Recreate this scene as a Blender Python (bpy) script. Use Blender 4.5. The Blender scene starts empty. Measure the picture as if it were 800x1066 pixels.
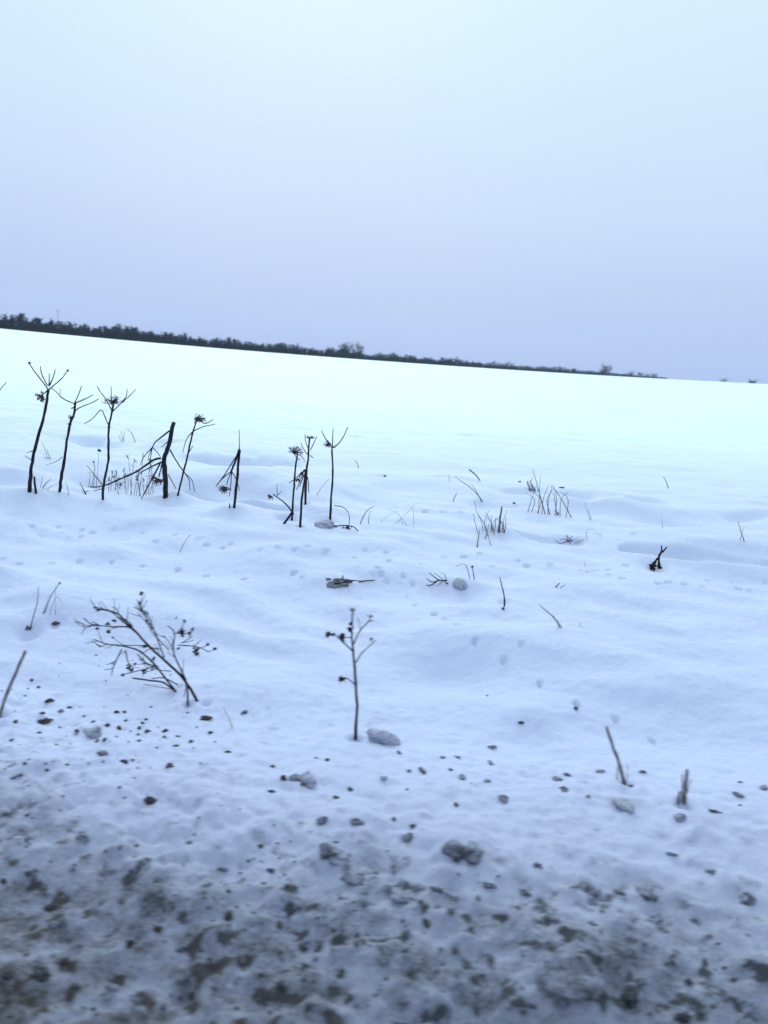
import bpy, math, random
import numpy as np
from mathutils import Vector, Matrix

# ------------------------------------------------------------------ camera
scene = bpy.context.scene
coll = scene.collection
F = 790.0                      # focal length in pixels of the 800 x 1066 photograph
CAM = np.array([0.0, 0.0, 1.65])
PITCH, ROLL = math.radians(11.14), math.radians(4.1)
fwd = np.array([0, math.cos(PITCH), -math.sin(PITCH)])
rt0 = np.array([1.0, 0, 0]); up0 = np.array([0, math.sin(PITCH), math.cos(PITCH)])
rt = math.cos(ROLL) * rt0 + math.sin(ROLL) * up0
up = math.cos(ROLL) * up0 - math.sin(ROLL) * rt0
cd = bpy.data.cameras.new('camera'); cam = bpy.data.objects.new('camera', cd); coll.objects.link(cam)
cam.matrix_world = Matrix(((rt[0], up[0], -fwd[0], CAM[0]), (rt[1], up[1], -fwd[1], CAM[1]),
                           (rt[2], up[2], -fwd[2], CAM[2]), (0, 0, 0, 1)))
cd.sensor_fit = 'HORIZONTAL'; cd.sensor_width = 36.0; cd.lens = 36.0 * F / 800
cd.clip_start = 0.05; cd.clip_end = 20000
cd.dof.use_dof = True; cd.dof.focus_distance = 6.2; cd.dof.aperture_fstop = cd.lens / 1000 / 0.010; cd.dof.aperture_ratio = 0.40
scene.camera = cam

# ------------------------------------------------------------------ sky and sun
SUN_EL, SUN_AZ = math.radians(33), math.radians(-8)     # a veiled sun beyond the field, above the picture
world = bpy.data.worlds.new('World'); scene.world = world; world.use_nodes = True
wn = world.node_tree; wn.nodes.clear()
def wnode(t, **k):
    n = wn.nodes.new(t)
    for a, b in k.items(): setattr(n, a, b)
    return n
sky = wnode('ShaderNodeTexSky', sky_type='NISHITA', sun_disc=False, sun_elevation=SUN_EL, sun_rotation=SUN_AZ,
            air_density=1.0, dust_density=3.0)
bg1 = wnode('ShaderNodeBackground'); bg1.inputs['Strength'].default_value = 0.05
wn.links.new(sky.outputs[0], bg1.inputs['Color'])
tc = wnode('ShaderNodeTexCoord'); sep = wnode('ShaderNodeSeparateXYZ')
wn.links.new(tc.outputs['Generated'], sep.inputs[0])
nz = wnode('ShaderNodeTexNoise'); nz.inputs['Scale'].default_value = 1.6; nz.inputs['Detail'].default_value = 3
wn.links.new(tc.outputs['Generated'], nz.inputs['Vector'])
ma = wnode('ShaderNodeMath', operation='MULTIPLY_ADD'); ma.inputs[1].default_value = 0.10; ma.inputs[2].default_value = -0.05
wn.links.new(nz.outputs['Fac'], ma.inputs[0])
ad = wnode('ShaderNodeMath', operation='ADD'); wn.links.new(sep.outputs['Z'], ad.inputs[0]); wn.links.new(ma.outputs[0], ad.inputs[1])
cr = wnode('ShaderNodeValToRGB'); wn.links.new(ad.outputs[0], cr.inputs[0])
# overcast: the cloud deck brightens steadily from the horizon to the zenith
stops = [(0.0, (0.435, 0.54, 0.87)), (0.08, (0.50, 0.63, 0.93)), (0.20, (0.61, 0.77, 1.0)), (0.38, (0.69, 0.90, 1.05)),
         (0.65, (0.80, 1.03, 1.15)), (1.0, (0.90, 1.12, 1.22))]
el = cr.color_ramp.elements
while len(el) < len(stops): el.new(0.5)
for e, (p, c) in zip(el, stops): e.position = p; e.color = (*c, 1)
bg2 = wnode('ShaderNodeBackground'); bg2.inputs['Strength'].default_value = 0.68
wn.links.new(cr.outputs[0], bg2.inputs['Color'])
mx = wnode('ShaderNodeMixShader'); mx.inputs[0].default_value = 0.95
wn.links.new(bg1.outputs[0], mx.inputs[1]); wn.links.new(bg2.outputs[0], mx.inputs[2])
wo = wnode('ShaderNodeOutputWorld'); wn.links.new(mx.outputs[0], wo.inputs['Surface'])
sl = bpy.data.lights.new('sun', 'SUN'); so = bpy.data.objects.new('sun', sl); coll.objects.link(so)
sl.energy = 1.2; sl.angle = math.radians(40); sl.color = (0.86, 1.0, 0.97)
sd = Vector((math.sin(SUN_AZ) * math.cos(SUN_EL), math.cos(SUN_AZ) * math.cos(SUN_EL), math.sin(SUN_EL)))
so.rotation_euler = sd.to_track_quat('Z', 'Y').to_euler()
scene.view_settings.view_transform = 'Standard'; scene.view_settings.look = 'None'
scene.view_settings.exposure = 0.50; scene.view_settings.gamma = 1.0; scene.view_settings.use_curve_mapping = False
scene.render.engine = 'CYCLES'
scene.cycles.use_denoising = True
scene.cycles.max_bounces = 6; scene.cycles.diffuse_bounces = 3; scene.cycles.volume_bounces = 1

rng = random.Random(7)

# ------------------------------------------------------------------ helpers: noise
def _hash(ix, iy, seed):
    h = (ix.astype(np.int64) * 374761393 + iy.astype(np.int64) * 668265263 + seed * 2147483647) & 0xFFFFFFFF
    h = ((h ^ (h >> 13)) * 1274126177) & 0xFFFFFFFF
    h = ((h ^ (h >> 16)) * 2246822519) & 0xFFFFFFFF
    return ((h ^ (h >> 15)) & 0xFFFFFF) / float(0xFFFFFF)
def vnoise(x, y, seed=0):
    ix = np.floor(x); iy = np.floor(y); fx = x - ix; fy = y - iy
    fx = fx * fx * fx * (fx * (fx * 6 - 15) + 10); fy = fy * fy * fy * (fy * (fy * 6 - 15) + 10)
    a = _hash(ix, iy, seed); b = _hash(ix + 1, iy, seed); c = _hash(ix, iy + 1, seed); d = _hash(ix + 1, iy + 1, seed)
    return ((a + (b - a) * fx) * (1 - fy) + (c + (d - c) * fx) * fy) * 2 - 1
def fbm(x, y, oct=3, seed=0):
    s = 0; a = 1.0; t = 0
    for k in range(oct):
        # turn the lattice between octaves so that it never shows
        ca, sa = math.cos(0.6 + k), math.sin(0.6 + k)
        s = s + a * vnoise((x * ca - y * sa) * 2 ** k + 17.3 * k, (x * sa + y * ca) * 2 ** k - 9.1 * k, seed + k); t += a; a *= 0.5
    return s / t
def sstep(a, b, v):
    t = np.clip((v - a) / (b - a), 0, 1); return t * t * (3 - 2 * t)

# ------------------------------------------------------------------ the lie of the land
def land(x, y):
    """large shapes: road shoulder, ploughed bank, soft verge, field that rises to a low crest"""
    t = np.clip(y / 200.0, 0, 1)
    z = np.where(y < 200, 1.65 * t * (2 - t), 1.65 - 0.008 * np.minimum(y - 200, 400))
    z = z + 1.25 * np.minimum((x / 100.0) ** 2, 1.7) * sstep(60, 200, y)
    n1 = fbm(x / 1.1 + 3.3, y / 0.8, 2, 11)
    bank = np.exp(-((y - 2.15 - 0.25 * vnoise(x / 1.4, y * 0, 5)) / 0.5) ** 2)
    z = z + bank * (0.10 + 0.05 * n1) + 0.06 * sstep(0.9, 1.9, y)
    # the verge climbs gently from the road towards the field
    z = z + 0.22 * sstep(1.2, 7.0, y)
    z = z + 0.165 * fbm(x / 1.3 + 0.35 * y, y / 0.75, 3, 21) * sstep(2.4, 3.6, y) * (1 - sstep(6.5, 9.5, y))
    # the low drift on which the tall stalks stand, with a hollow behind it
    ridge = np.exp(-((y - 7.75 - 0.10 * x - 0.2 * vnoise(x / 2.0, y * 0, 31)) / 0.55) ** 2) * (1 - sstep(1.5, 3.5, x))
    z = z + 0.085 * ridge - 0.05 * np.exp(-((y - 9.1 - 0.08 * x) / 0.5) ** 2) * (1 - sstep(1.5, 4, x))
    far = sstep(8, 11, y)
    z = z + far * 0.065 * fbm(x / 4.5, y / 1.6, 3, 41) * (1 - sstep(25, 60, y))
    z = z + far * 0.10 * fbm(x / 22.0, y / 9.0, 3, 43) * (1 - sstep(80, 160, y))
    return z
features = []          # (kind, data): dimples, mounds, trenches pressed into the snow
def detail(x, y):
    z = np.zeros_like(x)
    near = 1 - sstep(1.7, 3.1, y + 0.16 * x + 0.35 * vnoise(x / 0.7, y / 0.7, 61))
    z += near * 0.030 * fbm(x / 0.22, y / 0.18, 3, 71)
    lump = np.clip(fbm(x / 0.16 + 5, y / 0.13, 3, 77) - 0.12, 0, 1)
    z += near * 0.055 * lump + near * 0.022 * fbm(x / 0.075, y / 0.055, 2, 75)
    z += (0.4 + 0.6 * near) * 0.015 * fbm(x / 0.055, y / 0.045, 3, 81) * (1 - sstep(4, 9, y))
    z += 0.012 * fbm(x / 0.35, y / 0.28, 3, 91) * sstep(2.5, 4, y) * (1 - sstep(9, 14, y))
    crust = np.clip(fbm(x / 1.1 + 0.4 * y, y / 0.5, 3, 95) - 0.05, 0, 1)
    z += 0.05 * crust * sstep(6.8, 8.2, y) * (1 - sstep(13, 20, y))
    z += 0.02 * fbm(x / 0.6, y / 0.35, 3, 97) * sstep(7, 9, y) * (1 - sstep(16, 26, y))
    return z
boxes = []
def feat(x, y):
    z = np.zeros_like(x)
    if not features: return z
    while len(boxes) < len(features):
        kind, d = features[len(boxes)]
        if kind == 'trench':
            q = np.array(d[0]); boxes.append((q[:, 0].min() - 4 * d[1], q[:, 0].max() + 4 * d[1], q[:, 1].min() - 4 * d[1], q[:, 1].max() + 4 * d[1]))
        else: boxes.append((d[0] - 3 * d[2], d[0] + 3 * d[2], d[1] - 3 * d[3], d[1] + 3 * d[3]))
    B = np.array(boxes); hit = (B[:, 0] < x.max()) & (B[:, 1] > x.min()) & (B[:, 2] < y.max()) & (B[:, 3] > y.min())
    for i in np.nonzero(hit)[0]:
        kind, d = features[i]; bx = B[i]
        m = np.nonzero((x > bx[0]) & (x < bx[1]) & (y > bx[2]) & (y < bx[3]))[0]
        if not len(m): continue
        X, Y = x[m], y[m]
        if kind == 'bump':
            cx, cy, sx, sy, h = d; z[m] += h * np.exp(-((X - cx) / sx) ** 2 - ((Y - cy) / sy) ** 2)
        elif kind == 'print':
            cx, cy, sx, sy, h = d; r = np.sqrt(((X - cx) / sx) ** 2 + ((Y - cy) / sy) ** 2)
            z[m] += -h * (1 - sstep(0.5, 1.15, r)) + 0.15 * h * np.exp(-((r - 1.35) / 0.25) ** 2)
        else:
            pts, w, h = d; best = np.full(len(m), 9.0)
            for (ax, ay), (bx_, by) in zip(pts[:-1], pts[1:]):
                t = np.clip(((X - ax) * (bx_ - ax) + (Y - ay) * (by - ay)) / ((bx_ - ax) ** 2 + (by - ay) ** 2 + 1e-9), 0, 1)
                best = np.minimum(best, np.hypot(X - ax - t * (bx_ - ax), Y - ay - t * (by - ay)))
            ww = w * (1 + 0.5 * vnoise(X / 0.3, Y / 0.3, 7))
            z[m] -= h * np.exp(-(best / ww) ** 2) * np.clip(0.7 + 0.7 * vnoise(X / 0.45, Y / 0.45, 9), 0.35, 1.2)
    return z
def H(x, y, full=True):
    x = np.atleast_1d(np.asarray(x, float)); y = np.atleast_1d(np.asarray(y, float))
    z = land(x, y) + detail(x, y)
    if full: z = z + feat(x, y)
    return z
def h1(x, y): return float(H(x, y)[0])

def ray(px, py):
    u = (px - 400) / F; v = (533 - py) / F
    return fwd + u * rt + v * up
def ground_at(px, py, full=True):
    """the spot of the ground seen at a pixel of the photograph"""
    d = ray(px, py)
    s = np.concatenate([np.arange(1.2, 12, 0.1), np.geomspace(12, 130, 120)])
    P = CAM[None, :] + s[:, None] * d[None, :]
    below = P[:, 2] < H(P[:, 0], P[:, 1], False)
    k = max(1, int(np.argmax(below))) if below.any() else len(s) - 1
    s = np.linspace(max(s[k - 1] - 0.25, 1.0), s[k] + 0.15, 48)
    P = CAM[None, :] + s[:, None] * d[None, :]
    below = P[:, 2] < H(P[:, 0], P[:, 1], full)
    k = int(np.argmax(below)) if below.any() else len(s) - 1
    return float(P[k, 0]), float(P[k, 1])
def at_depth(px, py, y):
    d = ray(px, py); s = y / d[1]
    return Vector((CAM[0] + s * d[0], y, CAM[2] + s * d[2]))
def px_size(y): return y / F * 1.03          # metres per photograph pixel at distance y

def bump(px, py, wpx, h, asp=1.0):
    x, y = ground_at(px, py, False); s = wpx * px_size(y) / 2
    features.append(('bump', (x, y, s, s * asp, h)))
def footprint(px, py, wpx=9, h=0.035, asp=1.1):
    x, y = ground_at(px, py, False); s = wpx * px_size(y) / 2
    features.append(('print', (x, y, s, max(s * asp, 0.03), h)))
def trench(pts, w, h):
    features.append(('trench', ([ground_at(a, b, False) for a, b in pts], w, h)))

# animal tracks, drift lips, hollows and small mounds seen in the photograph
for p in [(13, 542), (33, 548), (61, 549), (64, 555), (85, 552), (96, 555), (72, 559), (84, 559), (43, 559), (118, 552), (132, 562), (149, 555),
          (182, 557), (162, 564), (20, 587), (54, 586), (83, 585), (116, 586), (148, 590), (185, 594), (2, 582), (215, 600), (254, 603), (207, 561),
          (215, 568), (240, 567), (232, 571), (271, 573), (307, 573), (320, 569), (340, 572), (290, 570), (306, 598), (315, 603), (380, 573), (370, 581),
          (405, 584), (394, 591), (388, 598), (397, 598), (420, 601), (403, 606), (430, 609), (424, 621), (432, 630), (452, 640), (463, 645), (476, 650),
          (495, 667), (338, 577), (402, 576), (440, 587), (463, 580), (483, 581), (500, 577), (540, 584), (513, 590), (549, 590), (574, 591), (573, 588),
          (606, 594), (613, 595), (620, 594), (634, 594), (634, 599), (648, 602), (686, 607), (695, 607), (713, 608), (738, 605), (733, 611), (770, 613),
          (780, 614), (798, 607), (652, 590), (660, 556), (443, 533), (462, 533), (480, 534), (562, 714), (679, 773), (641, 751), (600, 738), (525, 686), (543, 671)]:
    footprint(*p, wpx=4.5 + 3.5 * rng.random(), h=0.014 + 0.016 * rng.random(), asp=0.7 + 0.5 * rng.random())
trench([(196, 515), (240, 520), (300, 530)], 0.06, 0.13)
trench([(330, 535), (296, 540)], 0.08, 0.05)
trench([(530, 552), (552, 559), (575, 563), (604, 564)], 0.05, 0.11)
trench([(650, 570), (690, 574), (715, 576), (760, 582), (802, 586)], 0.045, 0.09)
trench([(660, 517), (678, 519), (690, 520)], 0.12, 0.10)
trench([(765, 536), (800, 534)], 0.16, 0.10)
trench([(508, 506), (525, 510), (545, 511)], 0.10, 0.10)
trench([(500, 526), (535, 527), (560, 526)], 0.06, 0.06)
trench([(0, 497), (45, 497), (90, 507)], 0.12, 0.06)
trench([(215, 478), (255, 479), (300, 482)], 0.22, 0.20)
trench([(600, 512), (640, 513)], 0.12, 0.08)
trench([(570, 510), (610, 514)], 0.12, 0.10)
trench([(100, 459), (150, 457)], 0.3, 0.16)
trench([(40, 452), (95, 455)], 0.3, 0.12)
trench([(400, 495), (372, 494)], 0.08, 0.06)
for a in [(172, 522, 60, .06, .6), (243, 531, 40, .04), (336, 543, 30, .06), (33, 515, 40, .04), (345, 607, 60, .04, .5), (480, 610, 70, .05, .6),
          (516, 556, 45, .07, .8), (551, 752, 60, .06, .9), (524, 634, 50, .03), (96, 762, 34, .03), (107, 780, 34, .03), (312, 812, 40, .02), (76, 800, 90, .03),
          (483, 880, 70, .05), (590, 1008, 110, .06), (372, 856, 50, .03), (650, 838, 34, .02), (465, 700, 110, -.05, .7), (720, 720, 220, .03, .5), (560, 735, 120, .02, .5)]:
    bump(*a)
for a in [(31, 512, 9), (62, 512, 8), (107, 520, 8), (172, 518, 14), (184, 517, 7), (243.5, 529, 9), (304, 542, 8), (318, 525, 8), (313, 549, 8), (344, 541.5, 8), (214, 735, 9), (187, 716, 8), (195.5, 736, 8), (370, 771, 14), (652, 816, 14), (711, 838, 18), (0, 744, 14), (525, 632, 14), (683, 592, 22)]:
    bump(a[0], a[1] + 1, a[2] * 2.6, .018); bump(a[0], a[1], a[2] * 1.2, -.045)          # melt hollows with a low collar
for a in [(30, 656, 26, -.06), (58, 649, 16, -.03), (372, 772, 12, -.015)]:
    bump(*a)

# ------------------------------------------------------------------ materials
def mat(name, col=(0.5, 0.5, 0.5), rough=0.9, var=0.35, scale=30.0, col2=None, bump_h=0.0, spec=0.2):
    m = bpy.data.materials.new(name); m.use_nodes = True; nt = m.node_tree; b = nt.nodes['Principled BSDF']
    b.inputs['Roughness'].default_value = rough; b.inputs['Specular IOR Level'].default_value = spec
    t = nt.nodes.new('ShaderNodeTexCoord'); n = nt.nodes.new('ShaderNodeTexNoise')
    n.inputs['Scale'].default_value = scale; n.inputs['Detail'].default_value = 5
    nt.links.new(t.outputs['Object'], n.inputs['Vector'])
    r = nt.nodes.new('ShaderNodeValToRGB'); nt.links.new(n.outputs['Fac'], r.inputs[0])
    c2 = col2 or tuple(min(1, c * (1 + var)) for c in col); c1 = col if col2 else tuple(c * (1 - var) for c in col)
    r.color_ramp.elements[0].position = 0.35; r.color_ramp.elements[1].position = 0.65
    r.color_ramp.elements[0].color = (*c1, 1); r.color_ramp.elements[1].color = (*c2, 1)
    nt.links.new(r.outputs[0], b.inputs['Base Color'])
    if bump_h:
        bp = nt.nodes.new('ShaderNodeBump'); bp.inputs['Distance'].default_value = bump_h; bp.inputs['Strength'].default_value = 0.8
        nt.links.new(n.outputs['Fac'], bp.inputs['Height']); nt.links.new(bp.outputs[0], b.inputs['Normal'])
    return m
M = dict(
    stalk=mat('hogweed_stalk', (0.022, 0.020, 0.024), scale=25, var=0.5),
    umbel=mat('dried_umbel', (0.060, 0.055, 0.062), scale=60),
    weed=mat('weed_stem', (0.035, 0.030, 0.036), scale=40, var=0.5),
    twig=mat('shrub_twig', (0.020, 0.017, 0.019), scale=40, var=0.4),
    seed=mat('seed_head', (0.022, 0.018, 0.018), scale=80, var=0.5),
    dry=mat('dry_stem', (0.18, 0.15, 0.165), scale=40, var=0.4),
    straw=mat('dry_straw', (0.42, 0.36, 0.35), scale=50, var=0.3),
    stick=mat('grey_stick', (0.20, 0.18, 0.18), scale=30, var=0.4),
    earth=mat('dark_earth', (0.028, 0.027, 0.027), scale=2.6, col2=(0.20, 0.21, 0.24), bump_h=0.1),
    brown=mat('brown_earth', (0.045, 0.034, 0.03), scale=2.0, col2=(0.17, 0.145, 0.14), bump_h=0.1),
    slush=mat('dirty_slush', (0.08, 0.082, 0.09), scale=2.4, col2=(0.34, 0.36, 0.45), bump_h=0.12),
    icy=mat('grey_ice', (0.36, 0.37, 0.45), scale=2.2, col2=(0.54, 0.56, 0.73), bump_h=0.06),
    bark=mat('bare_wood', (0.016, 0.018, 0.030), scale=0.5, var=0.4),
    steel=mat('mast_steel', (0.25, 0.25, 0.27), scale=1.0, var=0.15, rough=0.6),
)

# ------------------------------------------------------------------ ground
def build_ground():
    ys = [-40, -25, -15, -9, -6, -4, -2.5, -1.5, -0.7, 0.0, 0.4, 0.7, 0.9, 1.0]
    y = 1.05
    while y < 30: ys.append(y); y *= 1.0042
    while y < 2600: ys.append(y); y *= 1.03
    ys = np.array(ys)
    n = 330
    s = np.linspace(-1, 1, 2 * n + 1)
    ext = np.geomspace(0.3, 1500, 26)
    w = 1.2 + 0.62 * np.maximum(ys, 0)
    X = w[:, None] * s[None, :]
    X = np.concatenate([-(w[:, None] + ext[None, ::-1]), X, w[:, None] + ext[None, :]], 1)
    s = X[0]; Y = np.repeat(ys[:, None], len(s), 1)
    x = X.ravel(); yv = Y.ravel()
    z = H(x, yv)
    # dirt thrown up by the plough: thick next to the road, thinning out over the verge, caught on lumps
    ye = yv + 0.26 * x + 0.30 * fbm(x / 0.8, yv / 0.5, 3, 101)
    edge = 1 - sstep(1.88, 2.32, ye + 0.10 * sstep(0.2, -0.8, x) * 2)
    u = x / 0.26 + 0.55 * yv / 0.26; v = yv / 0.10 + 0.35 * x / 0.10      # streaks left by the plough run slantwise
    cl = 0.7 * fbm(u, v, 4, 111) + 0.6 * fbm(x / 0.09, yv / 0.06, 3, 113)
    lump = np.clip(fbm(x / 0.16 + 5, yv / 0.13, 3, 77) - 0.12, 0, 1)
    dirt = edge * np.clip(0.50 + 0.42 * cl + 0.25 * lump, 0.32, 0.9)
    sp = np.clip(fbm(x / 0.045, yv / 0.035, 3, 121) - 0.20, 0, 1)
    sp = sp * (1.2 * edge + 0.4 * (1 - sstep(2.3, 3.7, yv + 0.4 * vnoise(x / 0.8, yv / 0.8, 131) + 0.5 * sstep(-0.6, 0.6, x))))
    dirt = dirt + 1.5 * sp
    gutter = 1 - sstep(1.30, 1.58, yv + 0.35 * x + 0.16 * fbm(x / 0.4, yv / 0.2, 3, 141))
    dirt = np.maximum(dirt, gutter * (0.72 + 0.7 * fbm(x / 0.15, yv / 0.05, 3, 151)))
    verts = np.stack([x, yv, z], 1)
    r, c = X.shape
    idx = np.arange(r * c).reshape(r, c)
    q = np.stack([idx[:-1, :-1], idx[:-1, 1:], idx[1:, 1:], idx[1:, :-1]], -1).reshape(-1, 4)
    me = bpy.data.meshes.new('ground')
    me.vertices.add(len(verts)); me.vertices.foreach_set('co', verts.ravel())
    me.loops.add(q.size); me.loops.foreach_set('vertex_index', q.ravel().astype(np.int32))
    me.polygons.add(len(q)); me.polygons.foreach_set('loop_start', np.arange(0, q.size, 4, dtype=np.int32))
    me.polygons.foreach_set('use_smooth', np.ones(len(q), bool))
    a = me.attributes.new('dirt', 'FLOAT', 'POINT'); a.data.foreach_set('value', np.clip(dirt, 0, 1.5).astype(np.float32))
    a = me.attributes.new('gutter', 'FLOAT', 'POINT'); a.data.foreach_set('value', (1 - sstep(1.2, 1.8, yv + 0.5 * x)).astype(np.float32))
    me.update(calc_edges=True); me.validate()
    o = bpy.data.objects.new('ground', me); coll.objects.link(o)
    o['kind'] = 'structure'; o['label'] = 'snow covered verge and field rising to a low crest'
    # material
    m = bpy.data.materials.new('snow'); m.use_nodes = True; nt = m.node_tree; b = nt.nodes['Principled BSDF']
    N = nt.nodes.new; L = nt.links.new
    g = N('ShaderNodeNewGeometry'); sp_ = N('ShaderNodeSeparateXYZ'); L(g.outputs['Position'], sp_.inputs[0])
    def noise(scale, detail=4, rough=0.55, stretch=None):
        t = N('ShaderNodeTexNoise'); t.inputs['Scale'].default_value = scale; t.inputs['Detail'].default_value = detail; t.inputs['Roughness'].default_value = rough
        if stretch:
            mp = N('ShaderNodeMapping'); mp.inputs['Scale'].default_value = stretch; L(g.outputs['Position'], mp.inputs[0]); L(mp.outputs[0], t.inputs['Vector'])
        else: L(g.outputs['Position'], t.inputs['Vector'])
        return t
    def math_(op, a_, b_, clamp=False):
        k = N('ShaderNodeMath'); k.operation = op; k.use_clamp = clamp
        for i, v in enumerate((a_, b_)):
            if isinstance(v, (int, float)): k.inputs[i].default_value = v
            else: L(v, k.inputs[i])
        return k.outputs[0]
    def mix(f, a_, b_):
        k = N('ShaderNodeMix'); k.data_type = 'RGBA'
        if isinstance(f, (int, float)): k.inputs[0].default_value = f
        else: L(f, k.inputs[0])
        for i, v in ((6, a_), (7, b_)):
            if isinstance(v, tuple): k.inputs[i].default_value = (*v, 1)
            else: L(v, k.inputs[i])
        return k.outputs[2]
    # snow base colour: pale cyan out on the field, darker and bluer on the verge
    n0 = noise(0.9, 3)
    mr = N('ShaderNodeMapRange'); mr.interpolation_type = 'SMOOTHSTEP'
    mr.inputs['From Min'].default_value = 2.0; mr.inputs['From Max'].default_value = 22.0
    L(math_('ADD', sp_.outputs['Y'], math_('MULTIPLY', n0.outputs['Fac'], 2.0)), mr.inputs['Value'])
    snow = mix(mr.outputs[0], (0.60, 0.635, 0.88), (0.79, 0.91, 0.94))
    dm = N('ShaderNodeMapRange'); dm.interpolation_type = 'SMOOTHSTEP'      # film of road spray plus the car's shade, painted into the snow colour
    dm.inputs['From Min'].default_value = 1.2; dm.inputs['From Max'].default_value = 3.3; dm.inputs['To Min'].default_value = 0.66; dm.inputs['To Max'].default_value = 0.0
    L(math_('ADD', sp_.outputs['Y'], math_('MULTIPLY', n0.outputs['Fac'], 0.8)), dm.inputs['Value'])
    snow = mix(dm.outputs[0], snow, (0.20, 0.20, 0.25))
    at = N('ShaderNodeAttribute'); at.attribute_name = 'dirt'
    nf = noise(80, 9, 0.8); nm = noise(17, 9, 0.75, (0.7, 1.7, 1))
    d1 = math_('ADD', at.outputs['Fac'], math_('MULTIPLY', math_('SUBTRACT', nf.outputs['Fac'], 0.5), math_('MULTIPLY', math_('MINIMUM', at.outputs['Fac'], 0.7), 3.0)))
    d2 = math_('ADD', d1, math_('MULTIPLY', math_('SUBTRACT', nm.outputs['Fac'], 0.52), math_('MULTIPLY', math_('MINIMUM', at.outputs['Fac'], 0.6), 2.6)), True)
    rp = N('ShaderNodeValToRGB'); L(d2, rp.inputs[0])
    rp.color_ramp.elements[0].position = 0.0; rp.color_ramp.elements[0].color = (0, 0, 0, 1)
    rp.color_ramp.elements[1].position = 1.0; rp.color_ramp.elements[1].color = (1, 1, 1, 1)
    e = rp.color_ramp.elements.new(0.45); e.color = (0.46, 0.46, 0.46, 1)
    gt = N('ShaderNodeAttribute'); gt.attribute_name = 'gutter'
    grit = mix(gt.outputs['Fac'], mix(noise(3, 3).outputs['Fac'], (0.045, 0.050, 0.064), (0.075, 0.080, 0.096)), (0.070, 0.061, 0.060))
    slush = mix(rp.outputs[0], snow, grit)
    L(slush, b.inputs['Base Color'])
    b.inputs['Roughness'].default_value = 0.7; b.inputs['Specular IOR Level'].default_value = 0.12
    b.inputs['Sheen Weight'].default_value = 0.08; b.inputs['Sheen Roughness'].default_value = 0.35
    bp = N('ShaderNodeBump'); bp.inputs['Strength'].default_value = 0.8; bp.inputs['Distance'].default_value = 0.02
    L(noise(26, 9, 0.72).outputs['Fac'], bp.inputs['Height']); L(bp.outputs[0], b.inputs['Normal'])
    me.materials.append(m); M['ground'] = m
    return o
build_ground()

# road edge under the car: wet asphalt sheet laid against the shoulder, behind the lower edge of the picture
def build_road():
    me = bpy.data.meshes.new('road')
    xs = np.linspace(-60, 60, 121); vs = []; fs = []
    for x in xs:
        vs += [(x, -7.0, 0.05), (x, 0.72 + 0.05 * math.sin(x * 3.1), 0.05), (x, 0.74 + 0.05 * math.sin(x * 3.1), -0.10)]
    for i in range(len(xs) - 1):
        for k in range(2): fs.append((3 * i + k, 3 * i + k + 3, 3 * i + k + 4, 3 * i + k + 1)[::-1])
    me.from_pydata(vs, [], fs); o = bpy.data.objects.new('road', me); coll.objects.link(o)
    me.materials.append(mat('wet_asphalt', (0.035, 0.035, 0.037), rough=0.5, scale=6, col2=(0.10, 0.085, 0.075), spec=0.4))
    o['kind'] = 'structure'; o['label'] = 'wet slushy asphalt road along the verge'
build_road()

# ------------------------------------------------------------------ mesh builder
class MB:
    def __init__(s): s.v = []; s.f = []
    def tube(s, pts, r0, r1, sides=6, cap=True, wob=0.0, flat=None):
        pts = [Vector(p) for p in pts]; n = len(pts); base = len(s.v); ref = Vector((0.3, 1, 0.2)).normalized()
        for i, p in enumerate(pts):
            t = (pts[min(i + 1, n - 1)] - pts[max(i - 1, 0)]);
            t = t.normalized() if t.length > 1e-9 else Vector((0, 0, 1))
            a = t.cross(ref); a = a.normalized() if a.length > 1e-6 else Vector((1, 0, 0)); b = t.cross(a)
            r = r0 + (r1 - r0) * i / max(n - 1, 1); r *= 1 + wob * rng.uniform(-1, 1)
            for k in range(sides):
                q = 2 * math.pi * k / sides
                s.v.append(p + a * (r * math.cos(q)) + b * (r * math.sin(q) * (flat or 1)))
        for i in range(n - 1):
            for k in range(sides):
                k2 = (k + 1) % sides; o = base + i * sides
                s.f.append((o + k, o + k2, o + sides + k2, o + sides + k))
        if cap:
            s.f.append(tuple(base + k for k in range(sides))[::-1]); s.f.append(tuple(base + (n - 1) * sides + k for k in range(sides)))
    def lump(s, c, r, seed, squash=(1, 1, 1), rough=0.35, n=7):
        c = Vector(c); base = len(s.v); rings = max(3, n // 2 + 1); rr = random.Random(seed)
        s.v.append(c + Vector((0, 0, r * squash[2])))
        for i in range(1, rings):
            th = math.pi * i / rings
            for k in range(n):
                q = 2 * math.pi * (k + 0.5 * (i % 2)) / n; m = r * (1 + rough * rr.uniform(-1, 1))
                s.v.append(c + Vector((m * math.sin(th) * math.cos(q) * squash[0], m * math.sin(th) * math.sin(q) * squash[1], m * math.cos(th) * squash[2])))
        s.v.append(c - Vector((0, 0, r * squash[2]))); last = len(s.v) - 1
        for k in range(n):
            k2 = (k + 1) % n
            s.f.append((base, base + 1 + k, base + 1 + k2))
            for i in range(rings - 2):
                o = base + 1 + i * n; s.f.append((o + k, o + n + k, o + n + k2, o + k2))
            o = base + 1 + (rings - 2) * n; s.f.append((o + k, last, o + k2))
    def build(s, name, material, parent=None, origin=Vector((0, 0, 0)), smooth=True):
        me = bpy.data.meshes.new(name)
        me.from_pydata([tuple(v - origin) for v in s.v], [], s.f); me.materials.append(material)
        if smooth: me.polygons.foreach_set('use_smooth', [True] * len(me.polygons))
        me.update()
        o = bpy.data.objects.new(name, me); coll.objects.link(o)
        if parent is not None: o.parent = parent
        else: o.location = origin
        return o
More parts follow.
